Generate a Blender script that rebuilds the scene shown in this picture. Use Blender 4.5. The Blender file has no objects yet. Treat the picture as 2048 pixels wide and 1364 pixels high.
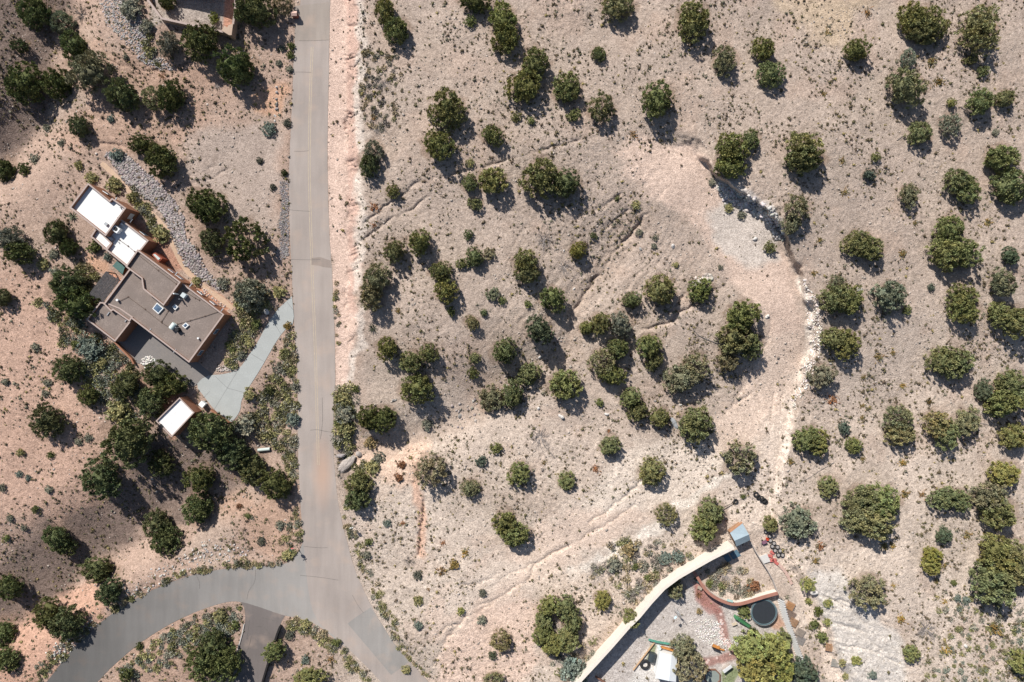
import bpy, math, random
import numpy as np
from mathutils import Vector, Euler

C = bpy.context.scene.collection
SC = bpy.context.scene
R = math.radians

# ------------------------------------------------------------------ camera, sky, sun, exposure
H = 120.0            # flying height above the road, metres
S = 0.088            # metres on the ground per photo pixel (photo 2048 x 1364)
cam_d = bpy.data.cameras.new('drone_camera')
cam_d.sensor_width = 36.0
cam_d.lens = 36.0 * H / (2048 * S)
cam_d.clip_start = 1.0
cam_d.clip_end = 3000.0
cam = bpy.data.objects.new('drone_camera', cam_d)
cam.location = (0, 0, H)
C.objects.link(cam)
SC.camera = cam

SUN_EL = 42.0
SHX, SHY = 0.52, -0.854     # ground direction in which shadows fall
world = bpy.data.worlds.new('World')
SC.world = world
world.use_nodes = True
wn = world.node_tree
sky = wn.nodes.new('ShaderNodeTexSky')
sky.sky_type = 'NISHITA'
sky.sun_disc = False
sky.sun_elevation = R(SUN_EL)
sky.sun_rotation = math.atan2(-SHX, -SHY)
wn.links.new(sky.outputs[0], wn.nodes['Background'].inputs[0])
wn.nodes['Background'].inputs[1].default_value = 0.072

sun_d = bpy.data.lights.new('sun', 'SUN')
sun_d.energy = 5.0
sun_d.angle = R(0.5)
sun_d.color = (1.0, 0.965, 0.915)
sun = bpy.data.objects.new('sun', sun_d)
ce = math.cos(R(SUN_EL))
sun.rotation_euler = Vector((SHX * ce, SHY * ce, -math.sin(R(SUN_EL)))).to_track_quat('-Z', 'Y').to_euler()
sun.location = (-40, 60, 100)
C.objects.link(sun)

SC.view_settings.view_transform = 'Standard'
SC.view_settings.look = 'None'
SC.view_settings.gamma = 1.0
SC.view_settings.use_curve_mapping = False
SC.view_settings.exposure = 0.33
SC.render.engine = 'CYCLES'
try:
    SC.cycles.max_bounces = 5
    SC.cycles.diffuse_bounces = 2
except Exception:
    pass

rng = np.random.default_rng(11)
random.seed(5)
K_LIT = 1.42          # picture value of a flat lit surface divided by its base colour


def lin(c):
    c = np.asarray(c, dtype=float) / 255.0
    return np.where(c <= 0.04045, c / 12.92, ((c + 0.055) / 1.055) ** 2.4)


def alb(*c):
    """base colour of a surface that shows this sRGB value in full sun"""
    return np.clip(lin(c) / K_LIT, 0.005, 0.82)


def smooth(t):
    t = np.clip(t, 0, 1)
    return t * t * (3 - 2 * t)


# ------------------------------------------------------------------ noise
def _hash(ix, iy, seed):
    h = (ix.astype(np.int64) * 374761393 + iy.astype(np.int64) * 668265263 + seed * 1442695041) & 0xFFFFFFFF
    h = ((h ^ (h >> 13)) * 1274126177) & 0xFFFFFFFF
    return ((h ^ (h >> 16)) & 0xFFFF).astype(np.float32) / 65535.0


def vnoise(x, y, seed=0):
    ix = np.floor(x); iy = np.floor(y)
    fx = (x - ix).astype(np.float32); fy = (y - iy).astype(np.float32)
    fx = fx * fx * (3 - 2 * fx); fy = fy * fy * (3 - 2 * fy)
    a = _hash(ix, iy, seed); b = _hash(ix + 1, iy, seed)
    c = _hash(ix, iy + 1, seed); d = _hash(ix + 1, iy + 1, seed)
    return (a + (b - a) * fx) * (1 - fy) + (c + (d - c) * fx) * fy - 0.5


def fbm(x, y, scale, octs=3, seed=0):
    v = 0; a = 1.0
    for o in range(octs):
        v = v + a * vnoise(x / scale + 17.3 * o, y / scale - 9.1 * o, seed + o)
        a *= 0.5; scale *= 0.5
    return v


# ------------------------------------------------------------------ the terrain, laid out on ground pixels of the survey photo
def outer(n, span):
    return span * (np.linspace(0, 1, n + 1)[1:] ** 2.2)


FX0, FX1, FY0, FY1, STEP = -60, 2108, -60, 1424, 2.0
fx = np.arange(FX0, FX1 + 1, STEP); fy = np.arange(FY0, FY1 + 1, STEP)
xs = np.concatenate([FX0 - outer(14, 5000)[::-1], fx, FX1 + outer(14, 5000)])
ys = np.concatenate([FY0 - outer(14, 5000)[::-1], fy, FY1 + outer(14, 5000)])
PX, PY = np.meshgrid(xs, ys)
PX = PX.astype(np.float32); PY = PY.astype(np.float32)
Z = np.zeros_like(PX)


def crop(pts, m):
    p = np.asarray(pts)
    i0, i1 = np.searchsorted(xs, [p[:, 0].min() - m, p[:, 0].max() + m])
    j0, j1 = np.searchsorted(ys, [p[:, 1].min() - m, p[:, 1].max() + m])
    return slice(j0, j1), slice(i0, i1)


def line_d(X, Y, pts, vals=None):
    """distance to a polyline, its side (+1 on the right of the walk in picture terms) and a value along it"""
    best = np.full(X.shape, 1e9, np.float32); side = np.ones(X.shape, np.float32)
    val = np.zeros(X.shape, np.float32)
    for k in range(len(pts) - 1):
        (ax, ay), (bx, by) = pts[k][:2], pts[k + 1][:2]
        dx, dy = bx - ax, by - ay
        L2 = dx * dx + dy * dy + 1e-9
        t = np.clip(((X - ax) * dx + (Y - ay) * dy) / L2, 0, 1)
        d = np.hypot(X - ax - t * dx, Y - ay - t * dy)
        m = d < best
        best = np.where(m, d, best)
        s = np.sign(dx * (Y - ay) - dy * (X - ax))
        side = np.where(m, s, side)
        if vals is not None:
            val = np.where(m, vals[k] + t * (vals[k + 1] - vals[k]), val)
    return best, side, val


def inside(X, Y, poly):
    c = np.zeros(X.shape, bool)
    n = len(poly)
    for i in range(n):
        x1, y1 = poly[i]; x2, y2 = poly[(i + 1) % n]
        if y1 == y2:
            continue
        m = ((y1 > Y) != (y2 > Y)) & (X < (x2 - x1) * (Y - y1) / (y2 - y1) + x1)
        c ^= m
    return c


def poly_mask(poly, soft=8.0, warp=0.0, seed=0, wl=40.0):
    """0..1 mask over the whole grid with soft (and, if asked, ragged) edges"""
    m = np.zeros(PX.shape, np.float32)
    sl = crop(poly, soft + 2.5 * warp + 4)
    X, Y = PX[sl], PY[sl]
    if warp:
        wx = fbm(X, Y, wl, 3, seed) * 2 * warp
        wy = fbm(X, Y, wl, 3, seed + 31) * 2 * warp
        X, Y = X + wx, Y + wy
    d, _, _ = line_d(X, Y, list(poly) + [poly[0]])
    sd = np.where(inside(X, Y, poly), d, -d)
    m[sl] = smooth(sd / (2 * soft) + 0.5)
    return m


def rib_mask(pts, w, soft=4.0, warp=0.0, seed=0, wl=30.0):
    m = np.zeros(PX.shape, np.float32)
    sl = crop(pts, w + soft + 2.5 * warp + 4)
    X, Y = PX[sl], PY[sl]
    if warp:
        X, Y = X + fbm(X, Y, wl, 3, seed) * 2 * warp, Y + fbm(PX[sl], PY[sl], wl, 3, seed + 31) * 2 * warp
    d, _, _ = line_d(X, Y, pts)
    m[sl] = smooth((w - d) / (2 * soft) + 0.5)
    return m


# road edges in ground pixels
ROAD_L = [(612, -420), (606, -60), (603, 0), (590, 60), (587, 130), (582, 256), (577, 350), (580, 480), (586, 590), (589, 660), (592, 700),
          (596, 760), (595, 880), (600, 1000), (606, 1080), (612, 1150), (626, 1236), (669, 1272), (708, 1308), (760, 1360), (850, 1470), (1150, 1900)]
ROAD_R = [(662, -420), (660, -60), (660, 0), (659, 60), (658, 130), (655, 256), (655, 350), (659, 480), (664, 540), (669, 660), (670, 700),
          (671, 760), (665, 880), (674, 1000), (693, 1080), (712, 1150), (752, 1230), (785, 1285), (808, 1310), (856, 1362), (948, 1470), (1250, 1900)]
CURVE_T = [(-60, 1640), (30, 1450), (96, 1360), (140, 1303), (182, 1259), (241, 1215), (311, 1176), (384, 1149), (454, 1136), (519, 1132),
           (560, 1131), (583, 1122), (598, 1104), (608, 1078), (630, 1050)]
CURVE_B = [(60, 1640), (140, 1440), (195, 1362), (234, 1324), (280, 1285), (337, 1249), (389, 1224), (441, 1206), (475, 1201), (520, 1214),
           (566, 1231), (604, 1237), (640, 1252), (672, 1280), (700, 1300)]
DRIVE_L = [(476, 1198), (490, 1216), (491, 1240), (486, 1270), (476, 1303), (466, 1340), (460, 1420)]
DRIVE_R = [(572, 1228), (564, 1240), (559, 1254), (547, 1286), (534, 1328), (522, 1366), (508, 1430)]
CONC = [(584, 592), (589, 647), (574, 655), (558, 674), (538, 708), (521, 738), (503, 766), (489, 788), (482, 803), (481, 819), (473, 834),
        (459, 847), (429, 820), (409, 794), (391, 771), (405, 755), (421, 750), (444, 749), (467, 743), (480, 736), (496, 713), (514, 687), (535, 646), (556, 618)]
PAVE = [(262, 640), (380, 712), (424, 748), (404, 757), (390, 772), (372, 770), (340, 744), (300, 730), (270, 726), (225, 690)]
YARD = [(1130, 1410), (1192, 1332), (1280, 1236), (1330, 1179), (1389, 1140), (1472, 1096), (1500, 1078), (1530, 1060), (1562, 1120), (1560, 1180), (1600, 1280), (1640, 1410)]
HOUSEPAD = [(120, 420), (175, 350), (240, 380), (330, 480), (480, 610), (588, 590), (592, 650), (480, 860), (420, 880), (330, 880), (270, 740), (150, 640)]
road_poly = ROAD_L + ROAD_R[::-1]
curve_poly = CURVE_T + CURVE_B[::-1]
drive_poly = DRIVE_L + DRIVE_R[::-1]

# gullies and washes (picture polylines), the cut bank above the dirt track
G1 = [(-120, 1330), (-50, 1285), (30, 1243), (120, 1190), (165, 1152), (225, 1112), (300, 1066), (400, 1022), (480, 965), (530, 905)]
G2 = [(170, -140), (160, -20), (135, 60), (108, 130), (96, 200), (85, 246), (25, 318), (-40, 362), (-160, 430)]
G3 = [(672, 960), (700, 920), (745, 892), (833, 873), (885, 860), (916, 834), (951, 812), (1010, 770), (1090, 720), (1135, 668)]
G4 = [(1290, 433), (1259, 470), (1223, 511), (1181, 568), (1145, 622), (1138, 680)]
CUT = [(1190, 268), (1260, 262), (1330, 266), (1385, 284), (1420, 330), (1445, 368), (1500, 398), (1545, 425), (1562, 455), (1585, 510), (1612, 565), (1626, 620), (1628, 680),
       (1610, 740), (1588, 790), (1578, 860), (1562, 940), (1548, 1010), (1552, 1050), (1590, 1130), (1640, 1220), (1690, 1330), (1750, 1480), (1900, 1800)]
CUT_A = [0.0, 0.5, 1.0, 1.6, 2.0, 2.6, 2.9, 3.0, 2.9, 2.6, 2.4, 2.3, 2.2, 2.0, 1.7, 1.4, 1.2, 1.1, 1.2, 1.6, 1.8, 1.8, 1.6, 1.4]
CUT_W = [40, 36, 30, 16, 10, 6, 5, 5, 6, 11, 13, 11, 10, 12, 11, 11, 11, 11, 11, 13, 15, 18, 20, 20]


def trough(pts, vals, s_neg, s_pos):
    """a gully: soft on one side (the shaded slope), steep on the other"""
    m = 3.2 * max(s_neg, s_pos)
    sl = crop(pts, m)
    d, sd, v = line_d(PX[sl], PY[sl], pts, vals)
    sg = np.where(sd > 0, s_pos, s_neg)
    sd_s = d
    Z[sl] -= v * np.exp(-(sd_s / sg) ** 2)


# broad roll of the hillside
Z += fbm(PX, PY, 260.0, 2, 3) * 1.3
Z += fbm(PX, PY, 90.0, 2, 9) * 0.5
rgt = smooth((PX - 640) / 300)
Z += rgt * 0.6
# road cut bank on the right of the road
byf = 1 - smooth((PY - 600) / 180)
bx0 = 692 + fbm(PX, PY, 60, 2, 21) * 14
bank_t = smooth((PX - bx0) / 30)
Z += 2.0 * bank_t * byf * (1 - 0.35 * smooth((PX - 800) / 900))
rill_band = np.clip(1 - np.abs(PX - bx0 - 14) / 20, 0, 1) * byf
ryw = PY + 0.30 * PX + fbm(PX, PY, 26, 3, 42) * 16
rill = np.abs(vnoise(PX / 34.0, ryw / 6.5, 40)) + 0.6 * np.abs(vnoise(PX / 22.0, ryw / 3.1, 41))
ramp_ = np.clip(.35 + 1.6 * vnoise(PX / 40, PY / 13.0, 43) + .8 * vnoise(PX / 60, PY / 60.0, 44), 0.05, 1.2)
Z -= rill_band * np.clip(0.30 - rill, 0, 0.30) * 4.2 * ramp_
trough(G1, [4.4, 4.4, 4.4, 4.3, 4.2, 4.0, 3.4, 2.4, 1.8, 1.0], 130, 44)
trough(G2, [3.0, 3.4, 3.4, 3.4, 3.6, 4.0, 4.4, 4.4, 4.0], 42, 105)
trough(G3, [0.6, 1.5, 1.6, 1.4, 1.3, 1.2, 1.2, 1.0, 0.8, 0.5], 48, 34)
trough(G4, [0.2, 0.8, 1.2, 1.4, 1.5, 0.9], 46, 70)
cd, cs, ca = line_d(PX, PY, CUT, CUT_A)
_, _, cw = line_d(PX, PY, CUT, CUT_W)
csd = -cd * cs + fbm(PX, PY, 26, 3, 55) * 14 * np.clip(ca / 2.0, 0, 1)
# height of the hill behind the cut: a smooth blend of the heights along the cut
cpts = np.asarray(CUT, float); num = np.zeros_like(Z); den = np.zeros_like(Z)
for k in range(len(CUT) - 1):
    for u in (0.0, 0.34, 0.67):
        qx, qy = cpts[k] * (1 - u) + cpts[k + 1] * u
        qa = CUT_A[k] * (1 - u) + CUT_A[k + 1] * u
        w = 1.0 / ((PX - qx) ** 2 + (PY - qy) ** 2 + 260.0) ** 1.5
        num += w * qa; den += w
cA = num / den * smooth((PX - 1165) / 230)
Z += cA * smooth(csd / (2 * cw) + 0.5)
cliff = np.exp(-((PX - 1520) / 75) ** 2 - ((PY - 415) / 55) ** 2) * np.exp(-(csd / 16) ** 2)
Z += cliff * fbm(PX, PY, 22, 3, 61) * 2.2
for pts, w, dep in [
    ([(723, 484), (752, 462), (782, 438), (812, 424), (841, 407), (860, 390), (872, 372)], 3.4, .34),
    ([(730, 445), (744, 433), (803, 392), (833, 368), (885, 353), (962, 335), (1010, 322), (1100, 296), (1180, 276), (1240, 262)], 3.4, .34),
    ([(1292, 428), (1272, 455), (1259, 470), (1223, 511), (1203, 545), (1181, 568), (1165, 600), (1145, 622), (1140, 650), (1136, 690)], 4.2, .55),
    ([(1240, 392), (1215, 410), (1180, 425), (1150, 442)], 3.2, .35),
    ([(1256, 423), (1232, 440), (1206, 460), (1185, 470)], 2.8, .3),
    ([(1308, 520), (1290, 535), (1269, 552), (1255, 575), (1246, 592)], 3, .4),
    ([(1320, 520), (1285, 560), (1268, 585)], 2.8, .3),
    ([(1450, 568), (1420, 585), (1400, 606), (1362, 625), (1330, 650), (1285, 659)], 3.6, .5),
    ([(1392, 560), (1378, 582), (1354, 607), (1340, 625)], 3.6, .5),
    ([(1545, 640), (1535, 680), (1512, 720), (1490, 770), (1470, 800), (1440, 842)], 5, .22),
    ([(1500, 790), (1470, 808), (1430, 800)], 2.6, .25),
    ([(1140, 1089), (1105, 1110), (1071, 1126), (1060, 1150), (1048, 1165), (1020, 1182), (994, 1197), (965, 1208), (938, 1218), (928, 1236), (915, 1255), (901, 1271), (880, 1300), (868, 1330)], 3.0, .26),
    ([(1272, 1010), (1210, 1050), (1145, 1086), (1096, 1112), (1060, 1128), (1000, 1160), (975, 1185), (940, 1206)], 2.8, .18),
    ([(990, 1150), (960, 1168), (930, 1170)], 2.6, .25),
    ([(930, 1232), (960, 1222), (985, 1207)], 2.4, .25),
    ([(915, 1252), (895, 1255), (878, 1268), (880, 1290)], 2.4, .25),
    ([(848, 1005), (846, 1040), (840, 1072), (835, 1108)], 4.0, .5),
    ([(828, 915), (827, 940), (831, 968)], 3.4, .45),
    ([(1300, 945), (1262, 985), (1225, 1015), (1180, 1045)], 3.2, .25),
    ([(192, 108), (231, 126), (280, 138), (328, 144), (380, 126)], 3.6, .4),
    ([(138, 266), (170, 282), (206, 284), (235, 290), (262, 300)], 3.2, .35),
    ([(330, 372), (368, 352), (400, 345), (430, 330)], 3, .2),
    ([(345, 378), (385, 366), (425, 356), (455, 340)], 3, .2),
    ([(1549, 770), (1545, 830), (1540, 900), (1538, 960), (1544, 1000)], 3.2, .16),
    ([(1566, 770), (1562, 830), (1556, 900), (1552, 960)], 3.2, .16),
    ([(1640, 1190), (1700, 1215), (1740, 1260)], 4, .25),
    ([(1650, 1240), (1720, 1260), (1760, 1300)], 4, .25),
    ([(1660, 1200), (1690, 1202), (1740, 1214)], 3, .25),
    ([(1680, 1290), (1740, 1300), (1800, 1330)], 3, .25),
]:
    dep *= 1.35; sl = crop(pts, 3 * w + 8)
    X = PX[sl] + fbm(PX[sl], PY[sl], 14, 2, 71) * 7; Y = PY[sl] + fbm(PX[sl], PY[sl], 14, 2, 72) * 7
    d, _, _ = line_d(X, Y, pts)
    brk = smooth(fbm(PX[sl], PY[sl], 38, 2, 73) * 2.2 + 0.62)
    Z[sl] -= dep * (0.25 + 0.75 * brk) * (0.62 * np.exp(-(d / (0.62 * w)) ** 2) + .25 * np.exp(-(d / (1.9 * w)) ** 2))

# weathered ribs of rock running down the middle of the hillside
rz_ = poly_mask([(1030, 470), (1290, 410), (1440, 540), (1330, 690), (1150, 720), (1000, 700), (960, 560)], 40, 20, 62)
ru = (PX * 0.83 + PY * 0.56) + fbm(PX, PY, 40, 2, 63) * 14; rv = -PX * 0.56 + PY * 0.83
Z += rz_ * 0.55 * (0.26 * (0.5 - np.abs(vnoise(ru / 8.5, rv / 60, 64)) * 2.2) + .16 * (0.5 - np.abs(vnoise(ru / 4.2, rv / 26, 65)) * 2.2))
wz_ = poly_mask([(1640, 1170), (1700, 1150), (1760, 1205), (1830, 1300), (1840, 1400), (1690, 1400), (1650, 1280)], 16, 8, 66)
ru = (PX * 0.35 - PY * 0.94) + fbm(PX, PY, 30, 2, 67) * 12; rv = PX * 0.94 + PY * 0.35
Z += wz_ * 0.45 * (0.30 * (0.5 - np.abs(vnoise(ru / 9, rv / 50, 68)) * 2.2))
# flat ground under roads, the house and the yard
flat = np.zeros_like(Z)
for poly, soft in ((road_poly, 9), (curve_poly, 9), (drive_poly, 7), (CONC, 8), (PAVE, 8)):
    big = poly_mask(poly, soft)
    sl = crop(poly, 40)
    d, _, _ = line_d(PX[sl], PY[sl], list(poly) + [poly[0]])
    ins = inside(PX[sl], PY[sl], poly)
    w = np.where(ins, 1.0, 1 - smooth((d - 3) / 26.0))
    flat[sl] = np.maximum(flat[sl], w)
Z *= (1 - flat)
padm = poly_mask(HOUSEPAD, 22)
Z *= (1 - padm)
yardm = poly_mask(YARD, 10)
Z = Z * (1 - yardm) + 0.3 * yardm
ylow = poly_mask([(1100, 1400), (1270, 1210), (1380, 1120), (1460, 1080), (1500, 1110), (1500, 1400)], 30)
Z = Z * (1 - ylow) + 0.3 * ylow
hardm = np.maximum.reduce([poly_mask(p, 1.5) for p in (road_poly, curve_poly, drive_poly, CONC, PAVE)])
ZM = Z.copy()            # the ground without its small lumps
sl_f = (slice(14, 14 + len(fy)), slice(14, 14 + len(fx)))
gx0, gy0 = FX0, FY0
ZF = ZM[sl_f]


def zg(px, py):
    """ground height at a ground pixel"""
    px = np.asarray(px, float); py = np.asarray(py, float)
    u = np.clip((px - FX0) / STEP, 0, ZF.shape[1] - 1.001); v = np.clip((py - FY0) / STEP, 0, ZF.shape[0] - 1.001)
    i = u.astype(int); j = v.astype(int); a = u - i; b = v - j
    return (ZF[j, i] * (1 - a) + ZF[j, i + 1] * a) * (1 - b) + (ZF[j + 1, i] * (1 - a) + ZF[j + 1, i + 1] * a) * b


def XY(px, py, z=0.0):
    """survey pixel at height z -> metres"""
    k = S * (H - z) / H
    return (px - 1024) * k, (682 - py) * k


def G(px, py, dz=0.0):
    z = float(zg(px, py))
    x, y = XY(px, py, z)
    return Vector((x, y, z + dz))


# ------------------------------------------------------------------ soil colour
def srgb_field(c):
    return np.array(alb(*c), np.float32)


COL = np.empty(PX.shape + (3,), np.float32)
nA = fbm(PX, PY, 220, 3, 81)
nB = fbm(PX, PY, 60, 3, 83)
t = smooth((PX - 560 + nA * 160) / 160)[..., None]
COL[:] = srgb_field((184, 159, 143)) * (1 - t) + srgb_field((190, 172, 158)) * t  # left soil more orange, also darkened to paint in lens falloff
t = (smooth((PY - 520 + nA * 300) / 620) * smooth((PX - 640) / 150))[..., None] * 0.8
COL[:] = COL * (1 - t) + srgb_field((221, 204, 188)) * t


def paint(mask, c, a=1.0):
    m = (mask * a)[..., None]
    COL[:] = COL * (1 - m) + srgb_field(c) * m


paint(smooth(nB * 3 - 0.2), (196, 170, 152), 0.35)
paint(smooth(fbm(PX, PY, 110, 3, 87) * 3 - 0.3), (186, 170, 155), 0.4)
# left side
paint(poly_mask([(-60, 540), (110, 560), (190, 680), (170, 800), (260, 960), (160, 1080), (-60, 1060)], 30, 30, 5), (203, 169, 149), .85)
paint(poly_mask([(-60, 1240), (100, 1190), (200, 1150), (240, 1190), (160, 1270), (60, 1400), (-60, 1400)], 16, 18, 6), (203, 163, 141), .9)
paint(poly_mask([(300, 1150), (470, 1290), (420, 1400), (190, 1400)], 20, 18, 7), (190, 158, 138), .6)
paint(poly_mask([(430, 1000), (600, 960), (605, 1100), (560, 1128), (470, 1050)], 20, 22, 8), (190, 158, 137), .8)
paint(poly_mask([(395, 255), (548, 250), (566, 470), (520, 480), (450, 420), (370, 350)], 20, 20, 9), (185, 168, 156), .9)
paint(poly_mask([(500, 160), (575, 165), (577, 240), (510, 230)], 10, 14, 10), (216, 172, 142), .8)
paint(poly_mask([(190, 90), (380, 100), (460, 150), (380, 250), (230, 320), (120, 280), (180, 180)], 24, 24, 11), (192, 160, 140), .7)
# shaded, rocky slopes above the two left gullies are grey gravel with their shade painted in darker
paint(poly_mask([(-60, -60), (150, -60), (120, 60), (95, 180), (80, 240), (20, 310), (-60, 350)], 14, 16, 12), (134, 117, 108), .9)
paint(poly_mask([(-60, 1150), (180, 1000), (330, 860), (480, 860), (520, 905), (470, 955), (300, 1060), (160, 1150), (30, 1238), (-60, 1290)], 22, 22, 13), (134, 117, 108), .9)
# verge and bank
paint(poly_mask([(655, -60), (700, -60), (698, 300), (704, 500), (712, 640), (700, 760), (672, 790), (668, 600), (655, 400)], 6, 7, 14), (229, 201, 184), .95)
paint(poly_mask([(690, -60), (720, -60), (718, 340), (724, 640), (700, 640), (694, 300)], 5, 6, 15), (214, 181, 165), .9)
paint(rib_mask([(722, -60), (724, 150), (722, 330), (716, 480), (722, 600), (716, 690), (700, 760)], 9, 6, 10, 16), (226, 212, 199), .85)
# pad and track
paint(poly_mask([(1215, 300), (1270, 270), (1385, 284), (1440, 370), (1500, 450), (1570, 540), (1612, 640), (1600, 740), (1530, 720), (1532, 630), (1450, 545), (1395, 450), (1300, 390)], 12, 14, 17), (222, 197, 180), .95)
paint(poly_mask([(1415, 430), (1450, 395), (1500, 402), (1560, 455), (1556, 520), (1490, 540), (1440, 510)], 10, 12, 18), (214, 202, 191), .95)
paint(rib_mask([(1436, 362), (1500, 398), (1545, 425), (1562, 458)], 12, 5, 8, 19), (205, 196, 188), .85)
paint(rib_mask([(1604, 560), (1621, 620), (1622, 690), (1600, 750), (1582, 800), (1570, 880), (1556, 950), (1542, 1030)], 8, 4, 6, 20), (238, 225, 211), .9)
paint(poly_mask([(1530, 720), (1612, 700), (1588, 790), (1572, 900), (1546, 1040), (1500, 1060), (1420, 1020), (1480, 900), (1440, 860)], 12, 14, 22), (229, 211, 195), .92)
paint(rib_mask([(1560, 700), (1500, 830), (1430, 905), (1300, 985), (1150, 1068), (1000, 1150), (890, 1230)], 44, 14, 16, 23), (228, 205, 187), .92)
paint(poly_mask([(1230, 890), (1400, 880), (1480, 930), (1400, 1000), (1280, 1020), (1180, 1010)], 20, 20, 24), (236, 221, 205), .75)
paint(rib_mask([(1490, 935), (1430, 965), (1380, 1000), (1330, 1040), (1260, 1085), (1200, 1120), (1140, 1150)], 10, 7, 10, 25), (240, 228, 214), .95)
paint(poly_mask([(880, 1180), (980, 1120), (1060, 1130), (980, 1190), (900, 1240)], 10, 12, 26), (224, 207, 191), .8)
paint(poly_mask([(900, 1260), (1040, 1185), (1160, 1200), (1080, 1300), (1010, 1420), (870, 1420), (868, 1320)], 12, 14, 27), (229, 201, 182), .85)
paint(poly_mask([(1040, 1090), (1180, 1160), (1300, 1110), (1420, 1080), (1320, 1180), (1250, 1270), (1160, 1360), (1090, 1200)], 20, 18, 28), (229, 208, 189), .6)
paint(rib_mask([(830, 900), (838, 1000), (846, 1060), (836, 1110)], 10, 6, 8, 29), (222, 182, 158), .8)
paint(poly_mask([(700, 880), (850, 880), (840, 960), (780, 960), (720, 940)], 12, 14, 30), (230, 198, 174), .7)
paint(poly_mask([(1615, 1150), (1690, 1150), (1750, 1205), (1800, 1280), (1840, 1420), (1690, 1420), (1650, 1280)], 10, 12, 31), (223, 214, 204), .95)
paint(rib_mask([(1545, 1040), (1575, 1110), (1610, 1180), (1650, 1280), (1690, 1400)], 16, 6, 6, 32), (236, 216, 198), .9)
paint(rib_mask([(1290, 433), (1223, 511), (1145, 622), (1138, 700)], 26, 14, 12, 33), (186, 166, 150), .6)
paint(rib_mask([(745, 892), (833, 873), (916, 834), (1010, 770), (1130, 690)], 24, 12, 14, 34), (188, 168, 152), .6)
paint(poly_mask([(1530, -60), (1760, -60), (1700, 80), (1620, 80)], 30, 26, 35), (212, 188, 156), .6)
# courtyards and yard floors
paint(poly_mask([(270, -60), (470, -60), (468, 70), (322, 44), (300, 60), (300, 10)], 6, 3, 36), (184, 172, 162), .9)
paint(poly_mask([(452, -60), (472, -60), (466, 60), (446, 60)], 3), (214, 158, 132), .9)
paint(poly_mask([(1120, 1420), (1192, 1332), (1280, 1236), (1330, 1179), (1400, 1165), (1460, 1215), (1560, 1215), (1600, 1420)], 6, 3, 37), (205, 196, 189), .95)
paint(rib_mask([(1398, 1172), (1412, 1200), (1436, 1222), (1446, 1250), (1448, 1276), (1462, 1295), (1474, 1310), (1452, 1318), (1400, 1325)], 9, 4, 5, 38), (172, 120, 108), .75)
paint(poly_mask([(1386, 1165), (1402, 1166), (1436, 1200), (1446, 1226), (1420, 1228), (1392, 1200)], 4, 4, 39), (178, 126, 116), .75)
paint(poly_mask([(1266, 1340), (1308, 1284), (1344, 1290), (1350, 1420), (1240, 1420)], 6, 4, 40), (232, 226, 218), .85)
paint(poly_mask([(1555, 1225), (1572, 1250), (1560, 1262), (1546, 1258), (1540, 1250)], 4, 4, 41), (206, 160, 132), .8)
paint(poly_mask([(1440, 1345), (1470, 1330), (1480, 1345), (1462, 1370), (1440, 1370)], 4, 4, 42), (120, 138, 80), .8)
paint(poly_mask([(1300, 1286), (1312, 1288), (1306, 1318), (1290, 1320)], 3, 3, 43), (130, 140, 88), .8)
# house surroundings
paint(poly_mask([(222, 540), (246, 560), (240, 568), (216, 548)], 3), (216, 160, 132), .9)
paint(poly_mask([(170, 505), (215, 520), (212, 548), (180, 540)], 6, 6, 44), (216, 172, 142), .8)
paint(poly_mask([(392, 560), (470, 612), (448, 628), (360, 562)], 4, 4, 45), (206, 154, 124), .9)
paint(poly_mask([(256, 416), (330, 480), (375, 545), (330, 540), (262, 460)], 6, 6, 46), (192, 140, 116), .7)
paint(rib_mask([(150, 655), (240, 715), (285, 770), (322, 805), (345, 870)], 8, 5, 6, 47), (206, 158, 130), .8)
# needle litter under crowns is painted after the tree table is read (below)

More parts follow.
